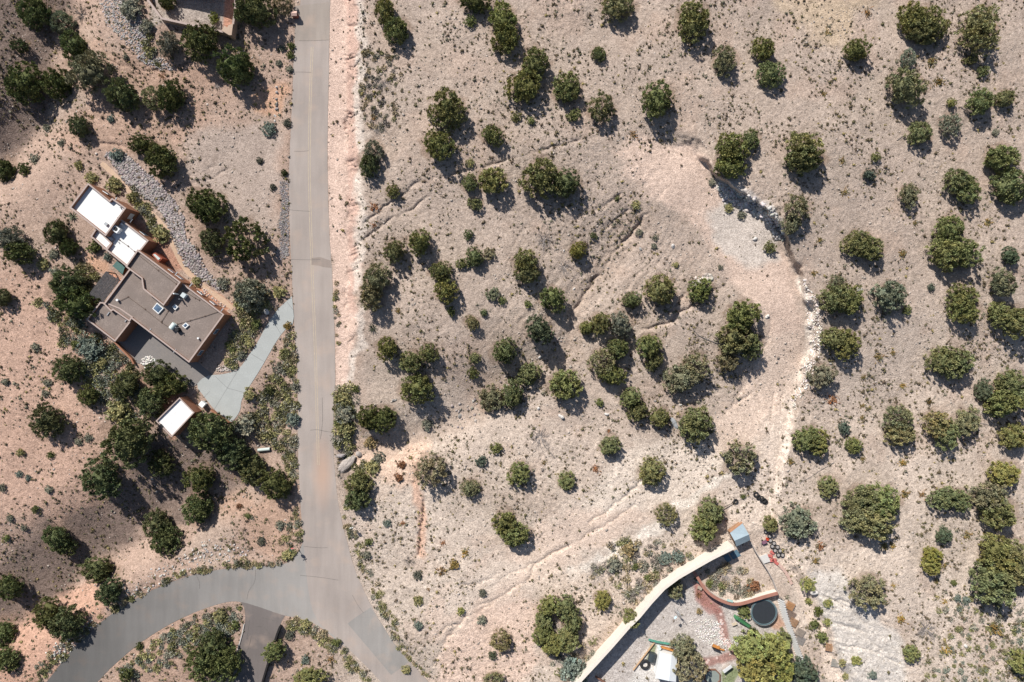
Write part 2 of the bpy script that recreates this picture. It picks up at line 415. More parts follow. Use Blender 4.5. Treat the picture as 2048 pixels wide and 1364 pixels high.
# ------------------------------------------------------------------ trees: x y rx ry kind height-factor | what tells it apart
# J dark juniper, P olive juniper, O loose pinyon, G grey green, B blue green, D dead, L bright green
TREES = '''
69 20 33 34 J 1|cut by the top edge above the rocky wash
126 46 25 24 G 1|between two darker junipers beside the rocky wash
145 90 29 30 J 1|just under the grey one beside the rocky wash
41 92 19 14 J .8|spiky and low, alone on the shaded corner slope
47 166 40 42 J 1.1|widest of the three in a row below the wash
115 166 31 32 J 1|middle one of the three in a row below the wash
178 141 41 41 G 1.1|round topped, uphill end of the row below the wash
244 190 34 35 J 1.1|alone between two broad crowns, rust patch on one side
308 198 24 26 O 1|grey half of the fused pair above the bare pad
344 194 25 34 J 1.1|greener half of the fused pair above the bare pad
158 253 22 22 J 1|small and round, alone on the soil above the gully
281 288 25 20 J 1|smaller of the touching pair above the rock bank
322 318 32 32 J 1.1|larger of the touching pair above the rock bank
336 88 20 27 G 1|slim, between pale rocks and the courtyard wall
400 84 35 37 J 1.1|overlapping the shadow of the courtyard wall
475 134 42 36 J 1.2|broad, under the corner of the courtyard wall
506 18 42 38 J 1.1|cut by the top edge beside the mailbox pillar
566 10 20 20 O 1|brown and sparse, between big juniper and road at the mailbox
8 338 24 24 J 1|cut by the left edge beside the end of the gully
48 338 13 14 J 1|smaller neighbour of the one cut by the left edge
18 478 24 28 G 1.1|upper half of the tall pair left of the white roof
36 504 28 24 J 1.1|lower half of the tall pair left of the white roof
112 464 24 27 J 1.1|left of the white roof with a second crown below it
136 495 18 18 J 1|lower small crown beside the white roofed wing
410 414 38 40 J 1.1|beside the bare pad, uppermost of three by the rock bank
421 482 27 26 J 1|smaller dark crown between two big ones by the rock bank
487 484 43 44 J 1.1|ragged, between rock bank and gravel strip, casting spiky shade
130 570 36 32 J 1.2|shading the slatted pergola, upper crown
150 606 42 36 J 1.2|shading the slatted pergola, lower crown
4 595 18 20 J 1|cut by the left edge level with the pergola
497 585 32 32 G 1.1|above the concrete driveway beside the footpath end
136 740 31 30 J 1|alone on the slope left of the paved court
95 842 33 33 J 1|alone on the orange slope, left of the garage
252 880 52 50 J 1.1|broadest one below the white roofed garage
203 960 39 42 J 1.1|second one down the slope under the broadest
314 752 34 28 J 1.1|touching the paved court, upper part of the garage thicket
342 772 34 26 J 1.1|overhanging the paved court and the white garage roof
300 802 32 30 J 1.1|lower part of the garage thicket, left of the roof
249 770 27 28 J 1.1|dark and tall, left of the garage thicket
178 792 22 22 J .9|small crown pair member in the brush left of the thicket
416 862 46 41 J 1.1|hiding one side of the white roofed garage
323 928 26 26 J 1|small one below the garage in deep shade
470 908 38 32 J 1.1|left of the pale culvert pipe, upper crown
500 934 36 32 J 1.1|left of the pale culvert pipe, lower crown
402 958 30 34 J 1.1|upper crown of the upright pair under the garage tree
398 1018 30 34 J 1.1|lower crown of the upright pair under the garage tree
553 970 32 34 J 1.1|closest to the road on its west side below the pipe
110 1076 28 26 J 1|greener crown on the dark slope above the gully
132 1092 20 20 J .9|ragged and brownish, joined to a greener one on dark slope
312 1048 30 30 J 1|upper crown at the head of the gully
332 1080 30 30 J 1|lower crown at the head of the gully
198 1140 36 26 J 1|bridging the gully bank, upper crown
218 1182 26 30 J 1|bridging the gully bank, lower crown by the curved road
98 1232 34 32 J 1.1|between gully and curved road, left crown
128 1246 34 36 J 1.1|between gully and curved road, right crown
18 1176 28 27 J 1|at the left edge on the dark slope
5 1268 26 30 J 1|cut by the left edge where the gully leaves the photo
10 1318 24 26 J 1|lowest one cut by the left edge
426 1290 32 30 J 1.1|inside the curve, upper crown beside the asphalt drive
410 1326 38 34 J 1.1|inside the curve, lower left crown beside the drive
448 1326 34 34 J 1.1|inside the curve, crown shading the asphalt drive
252 1350 15 15 J .8|small and round on the inner side of the curved road
769 16 22 26 P 1|cut by the top edge above a rounder one near the bank
795 58 27 27 P 1|round, second down from the top edge near the bank
948 4 30 20 J 1|cut by the top edge over a tiny bush
1005 36 30 30 P 1|upper crown of the top pair right of the tiny bush
1012 74 30 28 P 1|lower crown of the top pair right of the tiny bush
940 42 12 13 P .8|small, between the top edge tree and the top pair
895 218 38 37 P 1|big and round, upper of two stacked on open hillside
874 291 32 32 P 1|lower of two stacked on open hillside
985 270 22 22 P 1|round, alone right of the stacked two
747 300 20 22 G 1|upper crown of the lone tall tree on the bank crest
736 328 20 26 J 1|lower crown of the lone tall tree on the bank crest
786 383 14 14 P 1|small and dark, beside the start of the erosion line
939 366 16 18 P 1|small, left of a rounder one under the erosion line
982 361 30 28 P 1|rounder of the two under the erosion line
949 407 15 14 P .9|small one below the erosion line pair
937 470 11 11 J .9|tiny dark one on bare hillside, facing the road patch
787 500 22 24 P 1.2|left of a near twin, casting a long shadow
838 486 27 24 P 1.2|right of a near twin, casting a jagged shadow
951 516 20 22 P .9|main crown of the low sprawling clump
979 506 13 13 O .8|yellowish side crown of the low sprawling clump
925 528 13 13 P .8|small side crown of the low sprawling clump
752 556 28 30 G 1.2|grey upper crown of the big mass on the crest
740 592 30 28 O 1.2|olive lower crown of the big mass on the crest
880 542 22 22 P 1.1|upper crown of the upright three in mid hillside
891 582 24 24 P 1.1|middle crown of the upright three in mid hillside
902 624 9 11 J 1|smallest, lowest crown of the upright three
985 588 13 16 G .8|grey, next to a tiny green one in mid slope
1003 600 9 10 P .8|tiny, next to the slim grey one in mid slope
968 626 9 9 J .8|tiny and round, between mid slope shrubs
943 646 16 15 O .8|low olive one on the way to the crossing gully
774 696 24 22 P 1.2|round with a long shadow, nearest the verge below the crest
823 725 22 24 P 1.2|upper crown of the dense tree beside the round one
834 776 36 30 P 1.2|broad lower crown of the dense tree beside the round one
857 708 20 20 P 1|smaller companion right of the dense tree
948 716 14 13 P .9|small, upper of two on the slope left of the rocky wash
946 746 12 13 J .9|small and dark, lower of two left of the rocky wash
1008 706 30 26 P 1.2|round with a long shadow, above the rocky wash
735 838 26 26 J 1.1|left crown of the dark mass at the wash mouth by the road
768 838 28 26 J 1.1|right crown of the dark mass at the wash mouth by the road
715 966 26 26 P 1.1|bright upper crown below the big boulder by the road
712 998 26 24 J 1.1|dark lower crown below the big boulder by the road
862 937 33 34 O 1|loose and grey olive beside the red crack
940 976 19 18 O .9|low and round, right of the loose one by the red crack
993 897 13 14 P .8|small, beside a bluish bush below the rocky wash
962 922 11 13 B .8|small and bluish, on open soil below the rocky wash
980 798 28 26 O 1|loose with bare lower twigs, above the rocky wash
1027 790 22 32 P 1.1|tall narrow one touching the loose one above the wash
549 1302 22 22 P 1.1|leaning over the black wall beside the asphalt drive
617 1354 30 20 P 1|cut by the bottom edge between drive and road
1012 1046 24 26 P 1.1|upper crown of the lone tree on pale soil
1028 1070 32 24 P 1.1|lower crown of the lone tree on pale soil
1003 1283 20 22 O .9|olive grey, left of the ring of scrub
1098 1215 23 21 P 1|upper left crown in the ring of scrub
1130 1218 24 24 P 1|upper right crown in the ring of scrub
1146 1245 22 28 P 1|right crown in the ring of scrub
1135 1278 25 25 P 1|lower right crown in the ring of scrub
1106 1290 27 24 P 1|lowest crown in the ring of scrub
1085 1270 21 25 P 1|lower left crown in the ring of scrub
1087 1238 19 20 P .9|left crown in the ring of scrub
985 1311 9 9 B .8|tiny, on pink soil below the olive grey one
988 1360 20 16 O .9|cut by the bottom edge on pink soil
1237 13 34 26 O 1|cut by the top edge in mid hillside
1387 39 36 38 P 1|dome shaped, right of the one cut by top edge
1196 106 16 16 P .8|small and round under the one cut by top edge
1451 120 29 26 G 1|grey green, with red cactus at its foot
1070 122 31 28 P 1.1|upper half of the touching pair in the upper hillside
1050 170 33 36 P 1.1|lower half of the touching pair in the upper hillside
1134 178 29 30 P 1|knobbly, right of the touching pair
1147 230 15 13 P .9|small one just below the knobbly one
1204 217 28 28 O 1|round, between the knobbly one and a lone dense one
1317 202 33 34 P 1.1|dense and alone above the bare pink pad
1032 234 10 11 P .8|tiny, left of another tiny one under the pair
1063 241 10 9 P .8|tiny, right of another tiny one under the pair
1462 300 30 34 P 1.1|leaning over the pale cliff top, upper crown
1458 334 30 22 P 1.1|leaning over the pale cliff top, lower crown
1502 280 20 18 P 1|small companion behind the cliff top tree
1528 99 22 23 P 1|upper of two on the stony slope right of centre
1542 146 28 26 P 1|lower of two on the stony slope right of centre
1080 354 38 38 P 1.1|big half of the broad pair above the erosion scars
1134 370 29 29 J 1.1|small half of the broad pair above the erosion scars
1188 472 8 8 J .8|tiny dark dot between erosion scars
1155 503 19 19 L 1.1|bright and round with a compact shadow
1049 524 24 26 P 1.2|upper crown of the knobbly mid slope tree
1056 548 26 20 P 1.2|lower crown of the knobbly mid slope tree
1106 597 27 26 P 1.2|below the knobbly mid slope tree
1056 607 8 9 P .8|tiny, left of the round mid slope tree
1322 581 31 30 P 1.3|tallest of the group by the gully lines
1401 580 25 23 P 1.1|at the lip where the gully leaves the pad
1263 602 20 18 P 1.1|small, left of the tallest by the gully lines
1080 662 31 28 B 1.4|dark grey green with a very long shadow
1171 656 16 16 L 1.1|light green, left end of a row of three crowns
1199 645 20 24 P 1.1|middle of a row of three crowns
1243 648 25 26 G 1.2|grey green, right end of a row of three crowns
1484 634 34 34 P 1.2|upper crown of the big tree on the track edge
1474 676 34 32 P 1.2|lower left crown of the big tree on the track edge
1502 690 24 28 P 1.1|lower right crown of the big tree on the track edge
1456 722 22 24 O 1|olive, at the foot of the big tree on the track
1298 688 25 26 P 1.2|upper crown of the narrow pair in the mid thicket
1308 722 18 22 P 1.1|lower crown of the narrow pair in the mid thicket
1236 694 26 22 P 1.2|upper right crown of the mid thicket
1206 722 28 26 O 1.2|left crown of the mid thicket
1222 750 28 22 P 1.2|bottom crown of the mid thicket
1057 748 24 24 P 1.1|between the rocky wash and a round olive neighbour
1127 770 33 33 P 1.1|round, olive, alone below the long shadowed one
1388 734 30 28 O 1.1|upper crown of the broad olive grey tree
1360 758 30 32 G 1.1|lower crown of the broad olive grey tree
1262 798 22 22 P 1.1|upper crown of the leaning pair above the white soil
1276 822 22 20 P 1.1|lower crown of the leaning pair above the white soil
1321 836 23 23 P 1|middle one between the leaning pair and a big one
1388 848 35 36 P 1.1|big, beside grey rock at the end of a shrub line
1219 893 21 22 P 1|with a dry cactus at its top, on open soil
1039 947 24 24 P 1|dense, right of the small bluish bush
1133 963 19 19 P .7|low green dome with almost no shadow
1303 945 28 28 P .9|round, beside the white soil at the track
1481 921 36 36 G .9|feathery, inside the bend of the dirt track
1199 806 9 9 P .8|tiny, between rocks left of the leaning pair
1332 1028 22 22 O .9|small, at the upper end of the white streak
1424 1028 30 28 P 1.1|above the grey shed, upper crown
1412 1056 30 28 P 1.1|above the grey shed, lower crown
1205 1199 18 20 L .8|pale green, between scrub ring and long wall
1350 1178 20 18 O 1|dark, in the shade inside the long wall
1265 1238 17 20 P 1.2|growing over the top of the long wall
1370 1296 25 26 O 1.1|upper crown hiding the white shed in the yard
1380 1336 32 34 O 1.1|lower crown hiding the white shed in the yard
1500 1300 34 34 L 1.1|yellow green, upper left crown beside the trampoline
1544 1296 34 34 L 1.2|yellow green, upper right crown beside the trampoline
1516 1340 46 38 L 1.2|yellow green, lowest crown beside the trampoline
1560 1340 34 34 L 1.2|yellow green, crown beside the corrugated fence
1828 38 30 32 P 1|left crown of the big top right mass
1862 48 30 36 P 1|right crown of the big top right mass
1843 62 32 24 P 1|bottom crown of the big top right mass
1962 42 34 30 O 1|upper crown of the broad top right corner tree
1954 74 40 30 O 1|lower crown of the broad top right corner tree
1713 102 24 24 P 1|alone left of the big top right mass
1815 172 40 36 O 1.1|broad olive dome under a loose grey shrub
1815 116 15 19 G .7|loose and grey, on top of the broad olive dome
1965 204 25 26 P 1|left of a smaller one near the right edge
2012 195 18 18 P 1|small one near the right edge, beside a larger
1904 206 10 11 L 1|tiny bright dot between cactus and a pair
1899 248 22 22 G .9|pale grey green, shedding a thin shadow
1842 265 23 24 P 1|round, left of the pale grey green one
1610 300 34 34 P 1.2|upper crown of the dense one right of the cliff
1612 322 38 22 P 1.2|lower crown of the dense one right of the cliff
1752 314 9 10 P .9|tiny, above a dark one on the stony slope
1739 350 15 12 B .9|small and dark on the stony slope
1587 270 8 8 P .9|tiny, above the dense one right of the cliff
1940 120 14 10 P .8|low, at the foot of the top right corner tree
1967 141 12 13 P .9|small, under the top right corner tree
2002 316 34 28 P 1|upper of two at the right edge
2024 374 34 34 P 1.1|lower of two at the right edge
1918 362 28 24 P 1|ragged, left of the two at the right edge
1934 380 26 24 P 1|lower crown of the ragged one near the right edge
1818 390 18 24 G .9|thin and grey, alone on stony ground
1597 418 26 24 O 1.1|green crown on the rim right of the pale cliff
1582 450 16 20 G 1|greyer crown on the rim right of the pale cliff
1540 494 13 12 P 1|small, alone on the bare pink pad
1716 486 28 26 P 1|left crown of the tree behind the pale cliff rim
1738 496 26 26 P 1|right crown of the tree behind the pale cliff rim
1902 456 28 26 P 1.1|top crown of the tall mass at right
1892 506 30 34 P 1.1|lower left crown of the tall mass at right
1924 506 30 34 P 1.1|lower right crown of the tall mass at right
2022 512 17 18 B .9|dark blue green, round, near the right edge
2005 565 28 26 O 1.1|olive, under the dark blue green one
1672 600 28 32 P 1|left crown of the forked tree beside the track bend
1700 602 28 30 P 1|right crown of the forked tree beside the track bend
1674 566 16 16 O .9|top sprig of the forked tree beside the track bend
1780 590 31 32 G 1|grey and airy, right of the forked tree
1814 620 10 10 P .8|tiny, touching the grey airy one
1925 596 28 28 P 1|upper crown of the tree with a slanting trunk shadow
1930 620 30 26 P 1|lower crown of the tree with a slanting trunk shadow
2000 628 24 26 P 1|left part of the clump at the right edge
2036 640 30 34 P 1.1|right part of the clump at the right edge
1862 575 8 9 B .8|tiny and blue green, left of a bigger olive mass
1666 678 26 24 P 1|left crown by the track, under the forked tree
1694 686 28 28 P 1|right crown by the track, under the forked tree
1645 752 24 26 G 1|grey green, on the outer lip of the track
1886 722 28 28 P 1|left crown of the broad one in the right slope
1912 726 32 32 P 1|right crown of the broad one in the right slope
2020 768 34 28 P 1.1|top crown of the long mass at the right edge
2010 806 40 30 P 1.1|lower crown of the long mass at the right edge
1968 784 20 24 B .8|blue grey and thin, beside the long mass
2030 876 28 26 P 1|below the long mass at the right edge
1616 876 26 28 P 1|left crown on the track side, lower slope
1636 886 24 26 P 1|right crown on the track side, lower slope
1688 857 13 16 B .9|small blue green egg shape, right of a pair
1708 890 18 16 P .9|low, under the blue green egg shape
1796 838 26 30 O 1|upper crown of the leaning tree in the lower right slope
1802 868 30 24 O 1|lower crown of the leaning tree in the lower right slope
1872 848 26 30 O 1|left of the fused three in the lower right slope
1894 864 26 32 P 1|middle of the fused three in the lower right slope
1935 844 24 34 O 1|right of the fused three, with a fallen stem
2012 947 28 28 L 1|bright, low and round near the right edge
1657 972 20 22 P .9|small, alone right of the tyre pile
1726 1000 34 32 P 1|upper left crown of the large round mass
1766 1006 36 34 P 1|upper right crown of the large round mass
1744 1044 44 34 P 1|bottom crown of the large round mass
1714 1036 30 30 O 1|lower left crown of the large round mass
1888 996 28 24 P 1|left half of the low hedge like pair
1918 998 24 22 P 1|right half of the low hedge like pair
1976 996 36 30 G 1|grey upper crown of the lower right mass
1998 1026 38 34 P 1|green lower crown of the lower right mass
1595 1046 34 34 G .8|grey and airy, right of the row of tyres
1542 1049 14 18 P 1|small, at the head of the row of tyres
1888 1072 16 17 B .9|small grey blue, above a narrow green one
1866 1110 19 16 L 1|upper half of the narrow bright one
1866 1134 20 16 L 1|lower half of the narrow bright one
1998 1112 44 38 P 1.1|top crown of the largest round tree at right
2030 1136 38 46 P 1.1|right crown of the largest round tree at right
1992 1164 44 40 P 1.1|lower crown of the largest round tree at right
1738 1181 37 34 O .9|above the white rock slope
1824 1306 16 18 P .9|small, near a grey dead shrub
2044 1325 20 26 P 1|at the right edge near the bottom corner
1569 1272 14 15 P 1|small, between yellow tree and corrugated fence
1605 1345 30 28 B 1|greyish purple, cut by the bottom edge by the fence
333 6 16 17 J 1|round shrub in the top courtyard, cut by the edge
427 36 10 13 L .8|small bright shrub in the top courtyard
'''
# scrub: x y r kind | what tells it apart     S sage, R yellow rabbitbrush, T dead twigs, K cactus, Y yucca, U green bush
SHRUBS = '''
160 26 25 T|dark leafless thicket in the wash above the gully
262 16 24 S|on pale rocks at the top edge by the courtyard
295 52 15 S|on pale rocks beside the courtyard wall corner
252 114 7 S|on the ledge below the pale rocks
221 238 9 S|pale blue one on soil between two dark junipers
325 150 12 T|reddish twigs above the fused pair
433 170 10 T|brown twigs on the slope under the courtyard
183 234 8 K|between small round juniper and the row of trees
122 286 9 S|above the gully left of the house
94 256 10 S|on the gully bank by the shaded slope
70 318 11 S|on the sandy bank left of the white roof
235 310 14 S|blue grey one on top of the rock bank
228 368 18 R|biggest against the white roofed wing
264 394 12 R|between white roof and sandy footpath
285 418 10 S|at the corner of the white roofed wing
322 468 18 R|round one beside the lower white roof
183 356 13 R|behind the top corner of the white roof
144 432 13 Y|spiky agave under the white roof corner
158 330 10 R|on orange soil above the white roof
108 508 12 S|below the two crowns left of the white roof
86 528 12 R|above the pergola trees on orange soil
110 544 11 S|between agave slope and pergola trees
190 494 14 U|against the lower edge of the white roof
214 514 9 U|tall green one beside the teal tub cover
393 562 11 R|beside the footpath at the brown house
391 530 12 T|brown grey one on the rock bank
446 566 13 S|between rock bank and footpath end
182 700 24 S|large blue green one left of the paved court
168 684 14 S|small blue green one above a large one
203 727 15 R|rounded yellow green one left of the paved court
236 822 24 R|wide olive one above the broadest juniper
150 688 9 U|bright tuft on the slope left of the house
94 766 9 S|grey one on orange slope, upper
90 786 9 S|grey one on orange slope, lower
11 764 9 S|by the left edge on orange slope
71 694 9 S|alone on orange soil level with the court
176 876 9 S|left of the broadest juniper, upper
157 884 9 S|left of the broadest juniper, lower
42 905 9 R|yellow green on orange soil, left
101 910 8 U|bright green on orange soil under lone juniper
38 948 7 S|blue one in the lower left slope, upper
56 955 6 S|blue one in the lower left slope, lower
98 980 9 S|green grey one above the ragged pair
4 974 9 S|cut by left edge on the orange slope
20 1036 8 S|by left edge above the shaded slope
13 1076 8 U|bright one near left edge on the slope
48 1056 7 S|small, beside bright one near left edge
70 1018 8 U|green, on pale soil of the lower left slope
487 852 24 S|big grey one right of the garage juniper
498 790 14 R|yellow one at the corner of the concrete drive
465 702 8 U|green ball in the shade of the brown house
457 690 9 U|upper green ball in the shade of the brown house
455 722 9 R|at the shade edge of the brown house
557 583 15 R|dense one at the mouth of the concrete drive
513 648 11 U|green one overhanging the concrete drive
499 687 10 R|on the upper side of the concrete drive, middle
482 710 10 S|on the upper side of the concrete drive, low end
587 838 15 S|teal green one spilling on the road edge
574 652 9 R|golden one at the tip between drive and road
538 781 12 U|dark green one between drive and road
582 92 9 U|tall green one on the road edge below the mailbox
580 110 9 U|second green one on the road edge below the mailbox
580 138 8 S|grey one on the road edge below the mailbox
564 96 8 S|grey one just off the road edge by the mailbox
558 126 8 S|grey, behind the road edge row
538 258 14 S|large blue grey one left of the straight road
574 246 9 S|dark one on the road edge beside the large grey
520 322 8 S|purple grey one by the dark gravel
569 346 8 U|green one at the upper end of dark gravel
546 374 8 S|left of the dark gravel strip
470 1250 11 U|green one at the corner of the asphalt drive
441 1230 14 R|yellow green one at the tip inside the curve
279 1292 8 U|small dark one on the inner edge of the curve
478 1012 7 U|small dark green one on bare red soil
496 1032 7 U|bright green dot on pale soil by the road
522 1082 9 S|dark grey one left of the stop sign
560 1050 10 S|grey one above the stop sign
573 1110 12 R|yellow one at the road corner by the stop sign
770 166 15 T|silver dead branches right of the bank crest
757 256 14 T|silver fallen branches on the bank crest
748 236 10 K|brown cactus on the bank crest
749 414 13 K|rust brown cactus at the start of the erosion lines
748 449 9 K|red cactus under the rust brown one
746 656 13 Y|black spiky yucca on the crest below the big mass
797 622 10 K|cactus between the big mass and the upright three
940 326 9 R|on the upper erosion line
1089 478 22 T|grey bare bush above the knobbly tree
1129 532 16 T|faint bare bush right of the knobbly tree
1266 268 12 K|brown cactus at the top rim of the pink pad
1288 362 7 T|burnt black tuft on the pink pad
1272 410 9 R|at the upper end of the gully lines
1234 398 6 U|dot on the short erosion scar
1279 464 8 S|grey one beside the gully line
1310 476 7 S|grey one right of the gully lines, upper
1308 492 7 S|grey one right of the gully lines, lower
1457 416 9 R|on the pad below the pale cliff
1483 430 9 S|grey one right under the pale cliff
1424 366 8 S|at the pad edge left of the cliff shadow
1440 534 6 S|alone in the middle of the pad
1352 530 7 R|yellow tipped, above the group by gully lines
1080 876 23 T|grey dead juniper with fallen stem
1193 938 13 K|red cactus beside the white soil
1088 926 9 K|branching cactus under the dead juniper
1218 862 7 K|red brown cactus topping a juniper
690 800 18 R|upper one of the roadside row at the wash mouth
688 826 20 S|middle one of the roadside row at the wash mouth
690 858 18 R|lower one of the roadside row at the wash mouth
676 846 9 U|bright green one on the road edge at wash mouth
740 884 14 R|pale straw one under the wash mouth trees
745 935 18 R|wide olive one right of the boulder
757 916 13 S|grey one right of the boulder
854 849 12 S|green grey one in the rocky wash
712 778 8 U|yellow green one above the wash mouth
804 930 10 S|between boulder and red crack, upper
798 956 10 S|between boulder and red crack, lower
817 1122 14 T|dark twigs right of the second sign
835 1150 10 S|grey one below the dark twigs
837 1200 11 R|pale green one above the pink track end
837 1252 10 S|mint grey one by the road patch
734 1110 10 S|grey round one at the road edge by the junction
774 1046 8 S|blue grey one right of the second sign
736 1084 9 U|yellow green one below the second sign
813 1340 10 R|yellow one at the bottom of the eroded bank
610 1321 10 S|blue grey one on the triangle below the junction
661 1318 11 K|brown cactus on the triangle below the junction
609 1250 10 R|yellow one at the triangle tip
578 1270 10 S|grey one beside the black wall
673 1285 9 U|green on the inner road edge of the triangle
930 1106 14 K|big golden brown cactus, upper, left of track
884 1142 14 K|big brown cactus, lower, left of track
886 1086 8 K|small rust cactus above the golden ones
805 1048 9 K|rust cactus right of the second sign
857 1180 8 K|small cactus under the big brown one
908 1130 11 R|olive one between the golden cacti
922 1222 9 R|lime one where the erosion lines meet
965 1186 8 S|dark grey one on the erosion line
964 1240 10 S|grey one on the pink soil below erosion lines
1145 1336 30 S|wide mint grey one against the long wall
1120 1318 16 T|grey twigs beside the scrub ring
1165 1296 16 T|grey twigs between scrub ring and wall
1110 1252 16 T|silver dead twigs in the middle of the ring
1228 1128 15 S|green grey one in scrub above the long wall
1190 1140 18 T|grey twigs above the long wall, largest
1257 1098 16 R|straw one on the white streak scrub
1270 1134 8 U|aqua green one above the long wall
1330 1116 13 S|mint one near the long wall, left of a twin
1356 1114 13 S|mint one near the long wall, right of a twin
1252 1100 10 T|dry brown twigs above the long wall
1280 1178 20 T|wide brown grey twigs against the long wall
1296 1155 8 U|small green one against the long wall
1180 1330 11 R|yellow flowering one topping the wall end
1451 1148 20 T|silver dead bush inside the curved wall
1418 1166 8 U|round green one inside curved wall, left
1443 1170 8 U|round green one inside curved wall, right
1509 1172 14 R|rust yellow bush in the curved wall corner
1397 1190 10 Y|pale agave on the red mulch
1488 1222 15 U|leafy green one beside the trampoline
1503 1264 11 U|dark one between trampoline and yellow tree
1398 1222 7 R|straw tuft in the gravel yard
1486 993 6 U|next to the leaning tyre above the shed
1616 1168 15 R|lime prickly one on the white rock slope, top
1617 1202 8 U|green one under the lime prickly one
1637 1220 11 L|bright one casting a black shadow on the white rock
1629 1248 11 U|long green one by the dirt path
1645 1274 13 U|green one above the orange pallet frame
1656 1206 9 R|lime one in the white rock
1656 1244 9 R|pale lime one in the white rock, lower
1711 1320 11 R|lime one low on the white rock
1686 1324 9 R|pale one beside the grey pallet
1746 1350 10 S|mint one at the bottom on white rock
1692 1352 8 R|at the bottom edge by the path
1856 1262 24 T|pale grey dead bush in the lower right
1737 24 13 K|brown one near the top edge
1865 124 15 K|dense, below the big top right mass
1880 163 15 K|long, right of the broad olive dome
1655 64 11 K|dark, beside the straw patch
1648 188 9 K|small, on stony open slope
1685 322 10 K|thin, right of the dense cliff tree
1690 385 12 K|thin one on open stony slope
1832 446 9 K|low one left of the tall mass
1806 508 13 K|olive, left of the tall mass
1640 480 10 K|beside bare patch behind the cliff
1628 546 11 K|on the rim above the track bend
1976 446 12 K|near right edge by the tall mass
1757 714 14 K|wide olive one in the right slope
1729 755 11 K|round, under the wide olive one
1786 705 9 K|thin, right of the wide olive one
1806 771 11 K|golden, left of the broad right tree
1860 804 12 K|dark, above the fused three
1667 800 15 K|rusty, beside the grey one on the lip
1726 812 10 K|upper of two stacked above egg shaped tree
1726 836 9 K|lower of two stacked above egg shaped tree
1806 926 12 K|golden, below the leaning tree
1726 918 9 K|small, under the low tree by the egg shape
1582 924 12 K|on the outer edge of the dirt track
1811 990 13 K|touching the large round mass
1845 990 11 K|brown, left of the hedge like pair
1769 1093 14 K|pale, lower, below the large round mass
1786 1094 10 K|golden twin, below the large round mass
1642 1094 14 K|rusty, right of the row of tyres
1632 1122 13 K|pale, lower right of the row of tyres
1935 1072 13 K|olive, left of the grey mass
1891 1132 10 K|beside the narrow bright tree
1875 1163 11 K|under the narrow bright tree
1803 1238 14 K|golden, tall patch left of the grey dead bush
1896 1301 17 K|wide golden one low in the right slope
1990 1259 22 K|widest one in the lower right corner
1891 1204 9 K|golden, above the dead bush
1787 1172 8 K|small golden, right of white rock tree
1915 1196 8 U|blue green one in lower right scrub, left
1932 1200 9 U|blue green one in lower right scrub, right
1908 1166 7 U|round green one under the narrow tree
1990 265 8 S|grey near the right edge pair
1684 586 8 S|on the lip of the track bend
'''


def parse(txt, nk):
    out = []
    for ln in txt.strip().splitlines():
        a, ph = ln.split('|')
        f = a.split()
        out.append(([float(v) if not v.isalpha() else v for v in f], ph.strip()))
    return out


TREES = parse(TREES, 4)
SHRUBS = parse(SHRUBS, 3)

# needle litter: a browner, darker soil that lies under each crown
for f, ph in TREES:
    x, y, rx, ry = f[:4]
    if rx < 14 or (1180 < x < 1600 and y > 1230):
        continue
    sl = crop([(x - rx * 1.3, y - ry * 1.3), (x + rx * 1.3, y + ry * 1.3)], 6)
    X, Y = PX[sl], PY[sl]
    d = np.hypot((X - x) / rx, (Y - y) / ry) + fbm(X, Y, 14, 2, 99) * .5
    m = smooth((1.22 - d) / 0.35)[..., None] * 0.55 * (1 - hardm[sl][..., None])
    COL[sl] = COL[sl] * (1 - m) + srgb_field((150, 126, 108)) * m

# ------------------------------------------------------------------ small lumps, then the ground sheet
lump = fbm(PX, PY, 34, 2, 101) * 0.09 + fbm(PX, PY, 9, 3, 103) * 0.065
rock = smooth(fbm(PX, PY, 120, 2, 107) * 3 + 0.45) * smooth((PX - 700) / 60)
lump += (0.35 + 0.65 * rock) * (np.abs(fbm(PX, PY, 5.2, 2, 109)) * 0.20 + np.clip(vnoise(PX / 4.1, PY / 4.1, 111) - .2, 0, 1) * .26)
quiet = np.maximum.reduce([.75 * rib_mask([(1560, 700), (1500, 830), (1430, 905), (1300, 985), (1150, 1068), (1000, 1150), (890, 1230)], 36, 14, 12, 23),
                           poly_mask([(1330, 330), (1440, 360), (1560, 520), (1612, 640), (1540, 760), (1500, 640), (1420, 500)], 14),
                           poly_mask(YARD, 8), poly_mask([(655, -60), (692, -60), (692, 700), (672, 780)], 4), 0.9 * poly_mask([(395, 255), (548, 250), (566, 470), (430, 400)], 14)])
lump *= (1 - 0.75 * quiet) * (1 - np.clip(flat * 1.2, 0, 1) * .85) * (1 - 0.6 * padm)
Z += lump
Z -= hardm * 0.07
rough = (1 - 0.6 * quiet)
COL *= (1 + (fbm(PX, PY, 7, 2, 113) * 0.16 + vnoise(PX / 2.1, PY / 2.1, 114) * .34 + fbm(PX, PY, 30, 2, 115) * .10) * (.45 + .55 * rough))[..., None]
lum_ = COL.mean(-1, keepdims=True)
COL = np.clip((COL * 0.98 + lum_ * 0.02) * 1.06, 0.01, 0.8)


def set_attr_color(me, name, arr, dom='POINT'):
    at = me.color_attributes.new(name, 'FLOAT_COLOR', dom)
    a = np.ones((len(arr), 4), np.float32); a[:, :3] = arr
    at.data.foreach_set('color', a.ravel())


